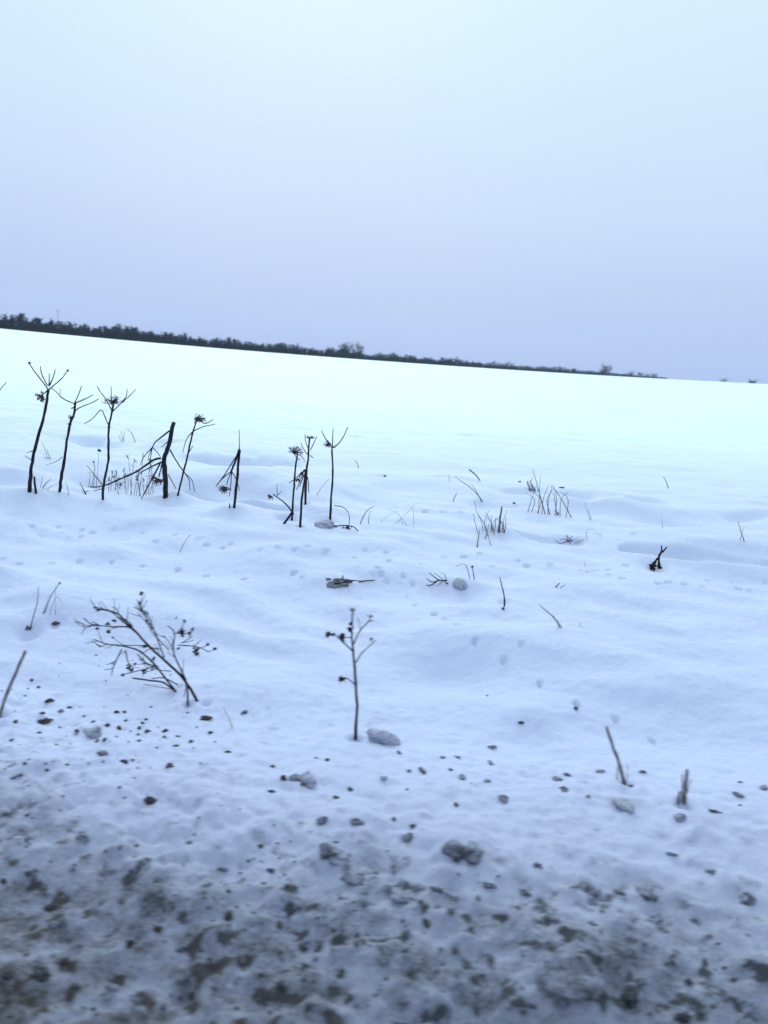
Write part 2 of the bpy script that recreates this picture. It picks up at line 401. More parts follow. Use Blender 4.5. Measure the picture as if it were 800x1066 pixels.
def smooth_line(pts, k=4):
    pts = [Vector(p) for p in pts]
    if len(pts) < 3:
        return [pts[0].lerp(pts[-1], i / 3) for i in range(4)]
    P = [pts[0] * 2 - pts[1]] + pts + [pts[-1] * 2 - pts[-2]]; out = []
    for i in range(1, len(P) - 2):
        a, b, c, d = P[i - 1:i + 3]
        for j in range(k):
            t = j / k
            out.append(0.5 * ((2 * b) + (c - a) * t + (2 * a - 5 * b + 4 * c - d) * t * t + (3 * b - a - 3 * c + d) * t ** 3))
    out.append(pts[-1]); return out
def thing(name, label, cat, loc, group=None):
    o = bpy.data.objects.new(name, None); coll.objects.link(o); o.location = loc; o.empty_display_size = 0.1
    o['label'] = label; o['category'] = cat
    if group: o['group'] = group
    return o
def tag(o, label, cat, group=None):
    o['label'] = label; o['category'] = cat
    if group: o['group'] = group
    return o

# ------------------------------------------------------------------ plants
class Plant:
    """a plant rooted at the spot of ground seen at base; branches lie about that distance and lean to and fro"""
    def __init__(s, name, label, cat, base, group=None, m='stalk'):
        s.x, s.y = ground_at(*base); s.base = Vector((s.x, s.y, h1(s.x, s.y) - 0.02)); s.m = m; s.k = px_size(s.y)
        s.root = thing(name, label, cat, s.base, group)
    def line(s, pts, dy0=0.0, dy1=0.0):
        out = []; n = len(pts)
        for i, p in enumerate(pts):
            y = s.y + dy0 + (dy1 - dy0) * i / max(n - 1, 1); v = at_depth(p[0], p[1], y)
            g = h1(v.x, v.y)
            if v.z < g - 0.015:
                x2, y2 = ground_at(p[0], p[1]); v = Vector((x2, y2, h1(x2, y2) + 0.004))
            out.append(v)
        return out
    def part(s, name, pts, r0, r1, dy0=0.0, dy1=None, m=None, sides=6, wob=0.12, parent=None, root=False, flat=None):
        if dy1 is None:
            L = sum(math.dist(a, b) for a, b in zip(pts[:-1], pts[1:])) * s.k
            dy1 = dy0 + L * rng.uniform(-0.6, 0.6)
        ln = s.line(pts, dy0, dy1)
        if root: ln[0].z = min(ln[0].z, h1(ln[0].x, ln[0].y) - 0.03)
        ln = smooth_line(ln)
        ln = [p + Vector((rng.uniform(-1, 1), rng.uniform(-1, 1), rng.uniform(-1, 1))) * (r0 * s.k * 0.18) for p in ln]
        b = MB(); b.tube(ln, r0 * s.k, r1 * s.k, sides, wob=wob, flat=flat)
        o = b.build(name, M[m or s.m], parent or s.root, s.base)
        s.last = ln
        return o
    def stem(s, pts, r0, r1, **k): return s.part('stem', pts, r0, r1, 0, k.pop('lean', 0.0), root=True, **k)
    def umbel(s, c, w, h, aim=(0, 0, 1), n=34, dy=0.0, m='umbel', name='umbel', r=0.28, solid=0.0):
        """dried flower head: a spray of thin rays each ending in a small tuft"""
        v = at_depth(c[0], c[1], s.y + dy); b = MB(); aim = Vector(aim).normalized(); sx, sz = w * s.k * .62, h * s.k * .62; r *= 1.25
        foot = v - Vector((aim.x * sx, aim.y * sx, aim.z * sz)) * 0.7
        for i in range(n):
            d = Vector((rng.gauss(0, 1), rng.gauss(0, 1), rng.gauss(0, 1))).normalized()
            d = (d + aim * 0.9).normalized(); tip = foot + Vector((d.x * sx * 1.3, d.y * sx * 1.3, d.z * sz * 1.5)) * rng.uniform(0.6, 1.0)
            mid = foot.lerp(tip, 0.55) + Vector((0, 0, 0.12 * sz * rng.uniform(-1, 1.5)))
            b.tube([foot, mid, tip], r * s.k, r * 0.7 * s.k, 3, cap=False)
            for j in range(3):
                e = tip + Vector((rng.uniform(-1, 1), rng.uniform(-1, 1), rng.uniform(-0.8, 1))) * (0.22 * sx)
                b.tube([tip, e], r * 0.7 * s.k, r * 0.4 * s.k, 3, cap=False)
        if solid: b.lump(foot.lerp(v, 0.6), solid * sx, i + int(c[0]), (1, 1, sz / sx), 0.4)
        return b.build(name, M[m], s.root, s.base)
    def head(s, c, w, dy=0.0, m='seed', name='seed_head'):
        v = at_depth(c[0], c[1], s.y + dy); b = MB(); r = w * s.k * .62
        for i in range(7):
            d = Vector((rng.uniform(-1, 1), rng.uniform(-1, 1), rng.uniform(-1, 1)))
            b.lump(v + d * r * 0.6, r * rng.uniform(0.3, 0.55), i + int(c[0] * 7), (1, 1, 0.8), 0.3, 5)
        for i in range(8):
            d = Vector((rng.uniform(-1, 1), rng.uniform(-1, 1), rng.uniform(-1.2, 0.8)))
            b.tube([v, v + d * r * 1.15], r * 0.16, r * 0.06, 3, cap=False)
        return b.build(name, M[m], s.root, s.base)

HG = 'dried hogweed stalks on the drift'
# hogweed at the left edge, mostly outside the picture
p = Plant('hogweed_stalk', 'hogweed stalk cut off by left picture edge, only a ray tip showing', 'plant', (-26, 514), HG)
p.stem([(-26, 514), (-22, 480), (-16, 447), (-11, 424)], 1.7, 1.1)
p.part('ray', [(-11, 424), (0, 406), (6.5, 398)], .6, .35, 0, 0.04); p.part('ray', [(-11, 424), (-20, 408), (-26, 396)], .6, .35); p.part('ray', [(-11, 424), (-9, 404)], .5, .3)
# first
p = Plant('hogweed_stalk', 'tallest leftmost full hogweed stalk, five open rays and a drooping tuft', 'plant', (30.8, 512), HG)
p.stem([(30.8, 512), (32.3, 490), (35.3, 472), (41.3, 449.6), (47.3, 427), (50.3, 406)], 2.0, 1.3)
for q in ([(50.3, 405.3), (40.5, 392.5), (33.8, 383.5), (30.8, 378.3)], [(49.5, 401.5), (43.5, 389.5), (42, 381.3)], [(51, 402), (51.3, 388.8)],
          [(51.8, 401), (55.5, 392.5), (57.8, 384.3)], [(51, 405.3), (60, 397.8), (66, 391.8), (70.5, 385)]):
    p.part('ray', q, .65, .42)
p.head((30.8, 378), 2.6); p.head((70.3, 385.5), 2.4)
p.part('ray', [(49.5, 406), (45, 410.5)], .6, .5, 0, 0); p.umbel((41.3, 413.5), 9, 8, (-.8, 0, -.5), solid=.35, r=.35)
p.part('twig', [(35.3, 469), (27.8, 471.4)], .5, .25); p.part('twig', [(33, 479), (25.5, 474.4)], .45, .25)
p.part('broken_shoot', [(37.6, 512.6), (35.6, 496)], 1.2, .9, root=True)
# second
p = Plant('hogweed_stalk', 'second hogweed stalk from left, rays swept sideways and dry leaf scrap', 'plant', (61.6, 511.6), HG)
p.stem([(61.6, 511.6), (63.8, 497.8), (67.1, 476.7), (69.7, 458.3), (73, 441.2), (77.6, 429.4), (78.3, 418.3)], 1.7, 1.1)
for q in ([(77.6, 420.2), (65.8, 415), (59.2, 408.4), (53.3, 403.8)], [(78.3, 418.3), (82.2, 409.7), (84.8, 401.8)], [(78.9, 419.2), (89.4, 415), (96.6, 411)],
          [(78.3, 428), (82.9, 424.2), (94.7, 419.6), (103.2, 415)]):
    p.part('ray', q, .62, .38)
p.part('twig', [(62.5, 410.4), (62.7, 404.5)], .35, .2); p.part('twig', [(74, 441.5), (70.5, 441.3)], .8, .5); p.part('twig', [(77.5, 424), (74.5, 425)], .8, .5)
p.umbel((73, 434.7), 6, 4, (-1, 0, -.4), 14, solid=.3); p.part('twig', [(65, 475.4), (57.9, 480.7), (48, 484)], .35, .2)
# third
p = Plant('hogweed_stalk', 'third hogweed stalk from left with spiky flower head and one snapped ray', 'plant', (106.8, 520.1), HG)
p.stem([(106.8, 520.1), (107.8, 505.6), (110.4, 492.5), (113, 476.7), (112.8, 463.6), (113.7, 443.9), (116.8, 428.1), (118.3, 417)], 1.5, 1.0)
for q in ([(116.3, 426.8), (110.4, 415.6), (103.9, 407), (101, 401.6)], [(116, 421.5), (115.7, 401.8)], [(117.7, 428), (126.2, 419.6), (135.4, 411.7), (141.3, 405)],
          [(126.2, 419.6), (131.5, 412.3), (132.5, 405)], [(113, 442.6), (109.1, 433.4), (105.2, 426.8), (96, 436), (87.8, 441)]):
    p.part('ray', q, .6, .36, 0, 0.03)
p.umbel((119, 416), 17, 9, (0, 0, .5), 40, r=.24, solid=.25); p.head((113.4, 444.5), 3, m='stalk', name='node')
# fourth: the thick snapped one
p = Plant('hogweed_stalk', 'thickest hogweed stalk, snapped off square with branches hanging to the snow', 'plant', (172.3, 517.5), HG)
p.stem([(172.3, 518), (172.3, 497), (171.2, 477.5), (176, 462.5), (180.8, 439.3)], 2.7, 2.0, sides=9, wob=.06)
for q in ([(176.8, 448.3), (162.5, 459.5), (158.8, 465.5), (150.5, 474.5), (146, 483.5)], [(158.8, 465.5), (154.3, 476.8)], [(158.8, 465.5), (163, 470), (167, 475.3)],
          [(158.8, 465.5), (156, 480)], [(174.5, 460.3), (167.8, 465.5)], [(167, 481.3), (152, 488.8), (146, 492.5), (141.5, 500)],
          [(155, 504.5), (150, 515)], [(176.8, 467.8), (185, 482), (192.5, 492.5), (197, 500), (197.8, 510.5)], [(192.5, 492.5), (200, 500), (202.7, 512)],
          [(175.3, 494), (183.5, 509)]):
    p.part('branch', q, .8 if len(q) > 3 else .5, .35, 0, rng.uniform(-.08, .02))
p.part('branch', [(168, 476.9), (160, 478.8), (143.8, 490), (125, 498.8), (110, 505), (101, 506.8), (93.8, 506.9)], 1.15, .5, 0, -0.12)
p.part('branch', [(107, 508.4), (98, 511), (89.4, 512.5)], .5, .3, -.1, -.12); p.part('branch', [(89.4, 515), (83, 502)], .55, .3, -.1, -.1)
p.part('branch', [(167.8, 480.5), (155, 504.5), (146.8, 519.5)], .95, .5, -.02, -.1); p.part('branch', [(106.5, 504.3), (98, 494), (90.7, 484.6)], .5, .3, -.1, -.06)
p.part('branch', [(169.3, 482), (167, 490), (165.5, 497)], .9, .6, -.02, -.05); p.umbel((164, 501.5), 12, 8, (0, 0, -1), 34, -.05, solid=.45, r=.35)
# fifth
p = Plant('hogweed_stalk', 'leaning hogweed stalk with one sided flower head behind the thick snapped stalk', 'plant', (184.3, 516.5), HG)
p.stem([(184.3, 516.5), (191, 492.5), (196.3, 470), (201.5, 447.5), (206, 435.5)], 1.15, .8)
for q in ([(201.5, 449), (210.5, 444.5), (224, 441.5)], [(206.8, 436.3), (213.5, 440.8), (221.8, 437)], [(200, 449.8), (194, 458), (190.3, 471.5)], [(196.3, 471.5), (201, 464)]):
    p.part('ray', q, .55, .35)
p.umbel((209, 435.6), 14, 7, (.6, 0, .1), 30, solid=.3)
# sixth
p = Plant('hogweed_stalk', 'snapped hogweed stalk, its broken top folded down left like a tent', 'plant', (243.5, 528.5), HG)
p.stem([(243.5, 528.8), (246.5, 503), (249.5, 468.5)], 1.6, 1.4)
p.part('splinter', [(249.5, 468.5), (249.2, 447.5)], .55, .25, 0, 0); p.part('branch', [(249.5, 467.8), (245, 480), (241.3, 490.3)], 1.4, 1.0, 0, -.06)
for q in ([(241.3, 490.3), (233, 497), (226, 504.5)], [(241.3, 490.3), (238, 498), (236, 505)], [(241.3, 490.3), (240.5, 503), (239, 516.5)],
          [(241.3, 490.3), (246.5, 500), (249.5, 511)], [(246.5, 474.5), (233, 495.5), (224.8, 506.8)]):
    p.part('branch', q, .6, .35, -.06, -.06 + rng.uniform(-.08, .03))
p.umbel((233, 510), 9.5, 8, (-.2, 0, -1), 30, -.06, solid=.45, r=.35); p.part('broken_shoot', [(239, 529), (239.3, 524)], .9, .6, root=True)
# cluster of three
p = Plant('hogweed_stalk', 'thin hogweed stalk with ragged flower head, left of the close set trio', 'plant', (303.8, 542), HG)
p.stem([(303.8, 542), (306, 512), (307.5, 491), (309.8, 471.5)], 1.2, .85)
p.umbel((310, 469), 15, 10, (.2, 0, .3), 34, solid=.2); p.part('ray', [(311, 473), (315, 476), (318, 481)], .5, .3)
p = Plant('hogweed_stalk', 'upright hogweed stalk with open rays, rearmost of the close set trio', 'plant', (318.3, 525), HG)
p.stem([(318.3, 525), (318.8, 495.5), (321, 477.5), (322.2, 456.5)], 1.4, .9)
for q in ([(320.3, 473), (316, 467), (313.5, 461)], [(321.8, 468.5), (318.5, 460), (317.7, 452)], [(323.3, 468.5), (327, 461), (330, 454.3)], [(323, 474), (326.5, 477)]): p.part('ray', q, .5, .35)
p.umbel((322.6, 454.8), 8, 4, (0, 0, .6), 18)
p = Plant('hogweed_stalk', 'short snapped hogweed stalk with drooping rays, nearest of the close set trio', 'plant', (312.8, 549), HG)
p.stem([(312.8, 549), (314.3, 521), (318, 494), (317.5, 488.8)], 1.25, 1.0)
for q in ([(317.3, 488.8), (313, 495), (309, 501.5)], [(315, 491), (308, 498), (301.5, 502.3)], [(316.5, 494), (312, 507)], [(317, 490), (321, 500), (321.5, 513)], [(316, 492), (309, 510)]): p.part('ray', q, .65, .4)
p.umbel((310, 500), 6, 5, (-.5, 0, -1), 14, solid=.3)
# fallen
p = Plant('fallen_hogweed', 'fallen hogweed stem propped in the snow left of the close set trio', 'plant', (293.5, 545))
p.part('stem', [(293.3, 545), (304.5, 533)], 1.4, 1.0, 0, 0, root=True); p.part('branch', [(306, 535.3), (297, 524), (284.3, 514.3)], .9, .55, 0, -.05)
p.umbel((280.5, 517.3), 7, 4.5, (-1, 0, -.3), 16, -.05, solid=.35); p.part('twig', [(288.8, 516), (288.3, 503.8)], .45, .25, -.05, -.05); p.part('twig', [(288.8, 515.8), (293.3, 511.3)], .4, .25)
# eighth
p = Plant('hogweed_stalk', 'rightmost hogweed stalk, straight, three bare rays and a tuft', 'plant', (344, 541.3), HG)
p.stem([(344, 541.5), (345, 518), (346.8, 491), (345.8, 467)], 1.25, .9)
for q in ([(345.8, 466.3), (339.8, 458), (334.8, 448.3)], [(346, 465.5), (347, 446)], [(346.5, 466.3), (353.3, 461), (358.5, 453), (362.3, 444.5)]): p.part('ray', q, .62, .4)
p.umbel((340.3, 462.5), 9, 6, (-1, 0, -.2), 24, solid=.4)
p = Plant('fallen_umbel', 'fallen hogweed umbel arched over the snow right of rightmost stalk', 'plant', (358, 550))
p.part('branch', [(344, 548), (354, 547.3), (363, 547.3), (369, 549), (373.5, 553)], .75, .5, 0, -.03); p.part('branch', [(348, 526.3), (356, 527.5), (361, 531), (363.8, 537), (363.8, 546)], .42, .35, .05, 0)
p.umbel((362.5, 550.5), 7, 7, (0, 0, -1), 16, solid=.2); p.umbel((349, 550.5), 8, 6, (-.3, 0, -1), 14); p.umbel((357, 550.5), 6, 5, (0, 0, -1), 8)

# ---- thin weeds and grasses
def sprig(name, label, cat, base, lines, m='straw', r=.4, group=None, part='blade', heads=(), r1=.18, root=True):
    p = Plant(name, label, cat, base, group, m)
    for q in lines:
        rr = r
        if isinstance(q, tuple): q, rr = q
        p.part(part, q, rr, rr * r1 / .4 if r1 else rr, 0, None, root=root, sides=4)
    for h in heads: p.head((h[0], h[1]), h[2], m=m if len(h) < 4 else h[3])
    return p
sprig('twig', 'bent pale twig just right of the arched fallen umbel', 'twig', (373.5, 546), [([(373.5, 546), (379, 537), (383, 531), (390, 527)], .6), [(383.5, 546), (384.5, 537), (386, 532)]], 'dry', part='stem')
sprig('twig', 'thin faint twig slanting up left of rightmost hogweed stalk', 'twig', (328, 515.5), [[(328, 515.5), (336, 506), (343.5, 498)]], 'straw', part='stem')
sprig('grass_tuft', 'faint tangle of pale grass below the dark round clod', 'grass tuft', (415, 546), [[(393, 546), (402, 538), (414, 532)], [(408, 541), (422, 536), (434, 523)], [(416, 544), (422, 546), (430, 550)], [(421, 543), (416, 536), (404, 530)],
      [(432, 541), (430, 530), (424, 526)], [(425, 548), (420, 541), (415, 543)]], 'straw', .3)
sprig('twig', 'tiny dark sprig standing alone left of the long slanting stick', 'twig', (471, 522), [[(471, 522), (474, 517), (476, 513)], [(471, 522), (473, 519)]], 'dry', .5, part='stem')
sprig('twig', 'short curved sprig above the tiny dark sprig', 'twig', (468, 501), [[(468, 501), (468, 496), (466, 494)]], 'straw', .4, part='stem')
sprig('twig', 'short dark curved twig left of the round dark clod', 'twig', (374, 487), [[(374.5, 487), (372, 482), (369, 479)]], 'dry', .5, part='stem')
sprig('dry_stalk', 'long thin stalk slanting left above the upright grass tuft', 'stalk', (505, 522), [([(505, 522), (492.8, 509.8), (474.4, 496.6)], .6), [(503.5, 519), (496, 511), (491, 504)]], 'dry', part='stem')
sprig('dry_leaf', 'narrow dry leaf tilted above the long slanting stalk', 'leaf', (502.4, 500.5), [([(502.4, 500.5), (496, 495), (491, 490.5), (488.4, 488.8)], .5)], 'dry', part='blade', r1=.7)
sprig('grass_tuft', 'upright grass tuft with one broad dark blade on a small mound', 'grass tuft', (518, 554), [([(519.9, 553), (521, 540), (522.8, 527.5)], 1.5), ([(496.3, 571.5), (499.8, 551)], .7), [(513.8, 573.6), (505.9, 548.3), (496.3, 532.5), (494.5, 521)],
      [(512, 552), (512, 536)], [(526, 552), (527, 538)], [(523.5, 553), (528.5, 545)], [(502.5, 568), (507.5, 553), (509, 545)], [(509, 560), (506, 548)], [(515, 552), (510, 540), (505, 533)]] + [[(a, 553 + rng.uniform(-3, 8)), (a + rng.uniform(-4, 3), 545), (a + rng.uniform(-8, 7), 529 + rng.uniform(0, 12))] for a in (499, 504, 508, 511, 514, 516, 522, 524, 527)], 'dry', .42)
sprig('dry_stalk', 'crossing tall thin stalks on the snow, middle right', 'stalk', (572, 536), [([(569, 535.5), (561, 510), (555, 488)], .55), ([(574.3, 536), (569.8, 521), (576, 509)], .5), ([(581.3, 536), (576.8, 513)], .6), ([(598, 535.5), (582, 515), (573.3, 505.4)], .5),
      [(550.5, 522), (555.8, 512.4)], [(563.5, 513), (562.8, 495)]] + [[(a, 531 + rng.uniform(-6, 4)), (a + rng.uniform(-4, 4), 520), (a + rng.uniform(-9, 8), 506 + rng.uniform(-4, 8))] for a in (554, 560, 565, 571, 578, 584, 590)], 'dry', .4, part='stem', heads=[(581.6, 534.5, 2.6)])
sprig('brush_clump', 'fuzzy low clump of twigs behind the crossing thin stalks', 'twigs', (554, 511), [[(557, 512), (551, 506), (549, 500)], [(554, 511), (550, 508)], [(556, 511), (553, 502), (556, 496)], [(559, 512), (556, 504)], [(560, 510), (552, 500)]] + [[(556 + rng.uniform(-5, 6), 512), (555 + rng.uniform(-7, 7), 503 + rng.uniform(-3, 3))] for a in range(10)], 'dry', .4, part='stem')
sprig('twig_clump', 'low sprawling twigs at the end of the drift lip', 'twigs', (592, 564), [[(592, 565), (597, 562), (604, 563)], [(592, 565), (588, 561), (583, 562)], [(592, 564), (596, 558)], [(592, 565), (590, 558)], [(594, 565), (600, 566), (608, 562)], [(591, 565), (584, 566), (578, 564)],
      [(593, 565), (595, 567)], [(597, 564), (592, 560), (590, 556)]], 'dry', .5, part='stem', root=False)
sprig('twig', 'pale two stemmed sprig beyond the sprawling twigs', 'twig', (616, 541), [[(616, 541), (612, 533), (609, 523)], [(617, 541), (613.5, 531)]], 'straw', .4, part='stem')
sprig('twig', 'bent pale sprig right of the sprawling twigs', 'twig', (612, 561), [[(612, 562), (611, 552), (618, 551)], [(630, 561), (624, 556), (618, 555)]], 'straw', .35, part='stem')
sprig('straw_stalk', 'single thin blade leaning left, highest up the right side field', 'straw', (697, 508.5), [([(697.5, 508.5), (694, 502), (691, 496)], .5)], 'dry')
sprig('straw_stalk', 'faint short blade above the dark forked stump', 'straw', (691.5, 550), [[(691.5, 550), (689, 539)]], 'straw', .35)
sprig('twig', 'small forked sprig near the right picture edge', 'twig', (777, 563), [([(777, 563), (772, 554), (769, 543)], .5), [(772, 553), (775, 548)]], 'dry', .35, part='stem')
sprig('straw_stalk', 'lone thin straw leaning right above the bushy dry shrub', 'straw', (185.5, 575), [[(185.5, 575), (192, 565), (198.5, 556)]], 'dry', .4)
sprig('straw_stalk', 'faint straw above the row of tracks, right of centre', 'straw', (609, 590), [[(609.3, 590), (610, 582)]], 'straw', .35)
sprig('dry_stalk', 'single curved stalk rising from a dark clod, centre right', 'stalk', (525, 632), [([(525.6, 632), (525.3, 622), (523, 611), (520.5, 601)], .95)], 'weed', part='stem')
sprig('dry_leaf', 'pale translucent looking blade lying tilted right of the curved stalk', 'leaf', (586, 653), [([(588, 653), (578, 644), (569, 636), (561, 629)], 1.6)], 'straw', part='blade', r1=.1)
sprig('dry_leaf', 'little inverted v of bent grass beside the pale tilted blade', 'leaf', (603, 652), [[(602, 653), (604.5, 648)], [(606.5, 653), (604.5, 648)]], 'straw', .35)
sprig('dry_leaf', 'tiny reddish dry leaf scrap on bare snow, right of centre', 'leaf', (580, 612), [([(576, 612.5), (580, 610), (583, 607)], .9), ([(580, 612), (585, 611), (589, 609)], .5), ([(579, 612), (580, 611)], 1.2)], 'brown')
sprig('dry_stalk', 'small stalk with a knob tip right of the round snowball', 'stalk', (495, 604), [([(495, 604), (493, 596), (492, 590)], .6), [(492, 590), (485, 588), (474, 590)]], 'weed', part='stem', heads=[(492, 590, 3)])
sprig('twig_clump', 'small dark branching twigs left of the round snowball', 'twigs', (455, 611), [([(466, 604), (458, 604), (449, 598), (447, 596)], .8), ([(458, 604), (450, 606), (444, 602)], .8), ([(455, 605), (449, 609), (444, 609)], .7), ([(462, 604), (456, 599), (452, 596)], .4),
      ([(465, 604), (463, 598), (458, 596)], .4), ([(461, 605), (456, 610)], .4), ([(467, 608), (461, 604)], .8)], 'twig', part='stem', root=False)
# dry weeds between the third and fourth stalks
W = 'thin weeds between the tall stalks'
sprig('dry_weed', 'thin weed with round seed head, tallest left of third hogweed stalk', 'weed', (98, 508), [[(100, 508), (102, 487), (103, 468)], [(95, 507), (98, 490), (98, 480)], [(92, 506), (94, 493), (92, 492)], [(97, 507), (99, 489), (97.5, 482)]], 'weed', .3, W, 'stem', [(103.2, 468.5, 3.5), (97.4, 481, 2)])
def weed_clump(label, base, x0, x1, yb, yt, n, seed):
    r = random.Random(seed); p = Plant('dry_weed', label, 'weed', base, W, 'dry')
    for i in range(n):
        bx = x0 + (x1 - x0) * (i + r.random()) / n; tx = bx + r.uniform(-5, 6); t = yb - (yb - yt) * r.uniform(.35, 1.0)
        p.part('stem', [(bx, yb + r.uniform(-3, 3)), ((bx + tx) / 2 + r.uniform(-1, 1), (yb + t) / 2), (tx, t)], .36, .22, r.uniform(-.15, .15), None, root=True, sides=4)
        p.umbel((tx, t + 1), r.uniform(2.5, 5), r.uniform(3, 6), (r.uniform(-.5, .5), 0, 1), 5, r=.2, name='seed_head')
        for k in range(2):
            q = r.uniform(.3, .8); cx, cy = bx + (tx - bx) * q, yb + (t - yb) * q
            p.part('side_twig', [(cx, cy), (cx + r.uniform(-4, 4), cy - r.uniform(1, 5))], .28, .18, sides=3)
weed_clump('low fuzzy weeds just right of third hogweed stalk foot', (122, 512), 112, 134, 511, 488, 9, 3)
weed_clump('taller fuzzy weeds just left of the thick snapped stalk', (143, 515), 132, 160, 513, 472, 13, 4)
sprig('dry_weed', 'small star shaped sprig behind first and second hogweed stalks', 'weed', (51, 478), [[(51, 478), (47, 468), (43.5, 460)], [(50, 478), (45, 472)], [(52, 478), (49, 467)], [(51.5, 478), (53, 473)]], 'weed', .38, None, 'stem')
sprig('twig', 'far slanting twig beside a fuzzy tuft, right of third hogweed stalk', 'twig', (142, 458), [([(142, 458.5), (137, 451), (132, 446)], .5), [(129, 455), (126, 449)], [(128, 455), (130, 449)], [(127, 455), (123, 452)]], 'weed', .4, None, 'stem')
sprig('twig', 'broken twigs lying on snow between first and second hogweed stalks', 'twig', (46, 509), [([(42, 508), (48, 503), (53, 499)], .5), ([(45, 511), (52, 507), (60, 504)], .4), ([(72, 514), (70, 506), (68, 501)], .35), ([(46, 511), (47, 508)], .9), ([(41, 500), (45, 494)], .3)], 'weed', .4, None, 'stem')
# lower left sprouts
sprig('dry_stalk', 'pair of knotty sprouts rising from a dark hollow, left side', 'stalk', (30, 656), [([(30, 656), (34, 645), (38.8, 627), (40, 611)], .75)], 'weed', part='stem', heads=[(30, 654.5, 6, 'earth')])
sprig('dry_stalk', 'slanting thin sprout right of the dark hollow, left side', 'stalk', (43.5, 640), [([(43.5, 640), (52, 623), (60, 610), (63, 606)], .65), [(50, 627), (58, 622), (66, 630)], [(57, 616), (58, 608)], [(42, 625), (52, 618)]], 'weed', .3, part='stem', heads=[(62, 607, 2.2)])
# long sticks
sprig('stick', 'pale thick reed stick leaning at the left edge of the verge', 'stick', (0, 744), [([(-2, 747), (8, 720), (17, 699), (26.5, 678)], 2.2)], 'stick', part='stem', r1=.33)
sprig('stick', 'small pale straw leaning left beside the bushy shrub foot', 'stick', (244, 761), [([(244.5, 761), (239, 749), (232, 736)], 1.0)], 'straw', part='stem')
p = sprig('stick', 'grey broken stick leaning left in snow, lower right', 'stick', (652, 816), [([(652.5, 816), (646, 799), (639, 779), (632, 757)], 2.3), ([(653, 812), (654, 800), (652, 795)], .4), ([(645, 805), (643, 799)], .9)], 'stick', part='stem', r1=.26)
p = sprig('stub', 'split dry plant stub standing upright near lower right edge', 'stub', (711, 838), [([(713, 838), (714.3, 820), (715.5, 801)], 2.4), ([(706.5, 838), (707, 830), (708, 824)], 1.9), ([(713, 822), (711, 809), (710, 808)], .9), ([(715, 814), (720, 811)], .7)], 'stick', part='stem', r1=.28)

# forked stump in the field
p = Plant('forked_stump', 'dark forked plant stump with two prongs standing in the snow, right', 'stump', (683, 592), None, 'seed')
p.part('root', [(676.5, 591.5), (681, 587), (685.5, 581)], 2.2, 1.0, 0, 0, root=True, sides=8, wob=.3); p.part('root', [(687, 592.5), (686.6, 587), (686, 581)], 1.7, 1.0, 0, .02, root=True, sides=8, wob=.3)
p.part('stem', [(685.5, 583), (687, 578), (689.5, 574)], 1.2, 1.1, 0, 0); p.part('prong', [(689.2, 575), (689, 568)], 1.1, .5, 0, 0); p.part('prong', [(690, 575), (694.6, 569.6)], 1.0, .6, 0, .02)
p.head((680, 590.5), 7, -.02); p.head((687, 591), 5, .0)

# bushy dry shrub
p = Plant('dry_shrub', 'leaning bushy dry shrub with dark seed heads, lower left', 'shrub', (195.5, 735.5), None, 'twig')
BR = [([(214.8, 735), (193.8, 710), (171, 687.4), (155, 672.5), (141.3, 657.6), (123.8, 640), (112, 636), (101, 634)], 1.15, .45, 0, .12),
      ([(132.5, 652.4), (118, 652.6), (104.5, 651.5), (88, 651.5)], .6, .3, .08, .16), ([(140.4, 657.6), (127, 646), (115, 636.6), (99, 632)], .6, .3, .08, .0),
      ([(104.5, 651.5), (96, 647)], .4, .25, .14, .14), ([(88, 651.5), (86, 649)], .4, .2, .16, .16), ([(94, 651.5), (88, 654)], .35, .2, .15, .15),
      ([(186.8, 715.4), (164, 695.3), (146.5, 678.6), (127.3, 672.5), (111.5, 670.8), (97.5, 665.5)], .9, .35, .1, .25),
      ([(164.5, 676), (150, 672.5), (135, 672), (122, 672.6)], .5, .3, .1, .2), ([(111.5, 670.8), (103, 674)], .35, .2, .22, .22),
      ([(188.5, 716), (171, 711), (155, 708.4), (137.8, 705.8)], .8, .5, .1, .0), ([(185, 713), (171, 706), (158, 706.5)], .5, .35, .1, .05),
      ([(171, 684.8), (164, 665.5), (155, 642.8), (147, 636), (139.5, 632)], .55, .3, .05, -.05), ([(158.8, 655), (150, 639), (146, 632), (144.8, 625)], .5, .3, 0, -.1),
      ([(176, 677), (164, 664), (150, 645), (143, 637.5)], .4, .25, .05, .1), ([(147, 636), (146, 630)], .3, .2, -.04, -.04), ([(155, 640), (153, 636)], .3, .2, 0, 0),
      ([(195.5, 737), (194.6, 712.8), (185, 690), (180.6, 677.8), (181.5, 658.5), (174.5, 651.5)], .85, .35, 0, -.1), ([(180.6, 676), (175, 667), (170, 661.5)], .4, .25, -.05, -.1),
      ([(185, 671.6), (199, 672.5), (209, 674.5), (216.5, 678.6)], .45, .3, -.05, -.15), ([(188.5, 670), (195, 666), (201, 662)], .35, .2, -.05, -.1), ([(182, 660), (188.5, 657.6)], .35, .25, -.08, -.1),
      ([(127, 676), (118.5, 693.5), (116, 703)], .55, .35, .2, .15), ([(130.8, 677), (133, 688), (136, 694)], .5, .3, .2, .15), ([(160.5, 694), (150, 697), (125.5, 703)], .5, .35, .1, .1),
      ([(178, 699), (164, 697), (150, 690)], .4, .3, .05, .1), ([(143, 681), (152, 690), (165, 694)], .45, .3, .15, .1), ([(184, 718), (170, 716), (150, 712.5)], .3, .2, .1, .05),
      ([(191.5, 726), (193.5, 714), (190, 702)], .35, .25, 0, .05), ([(123.8, 640), (120.5, 633), (117, 632)], .3, .2, .1, .1), ([(138, 652), (131, 645), (121, 643)], .4, .25, .1, .05)]
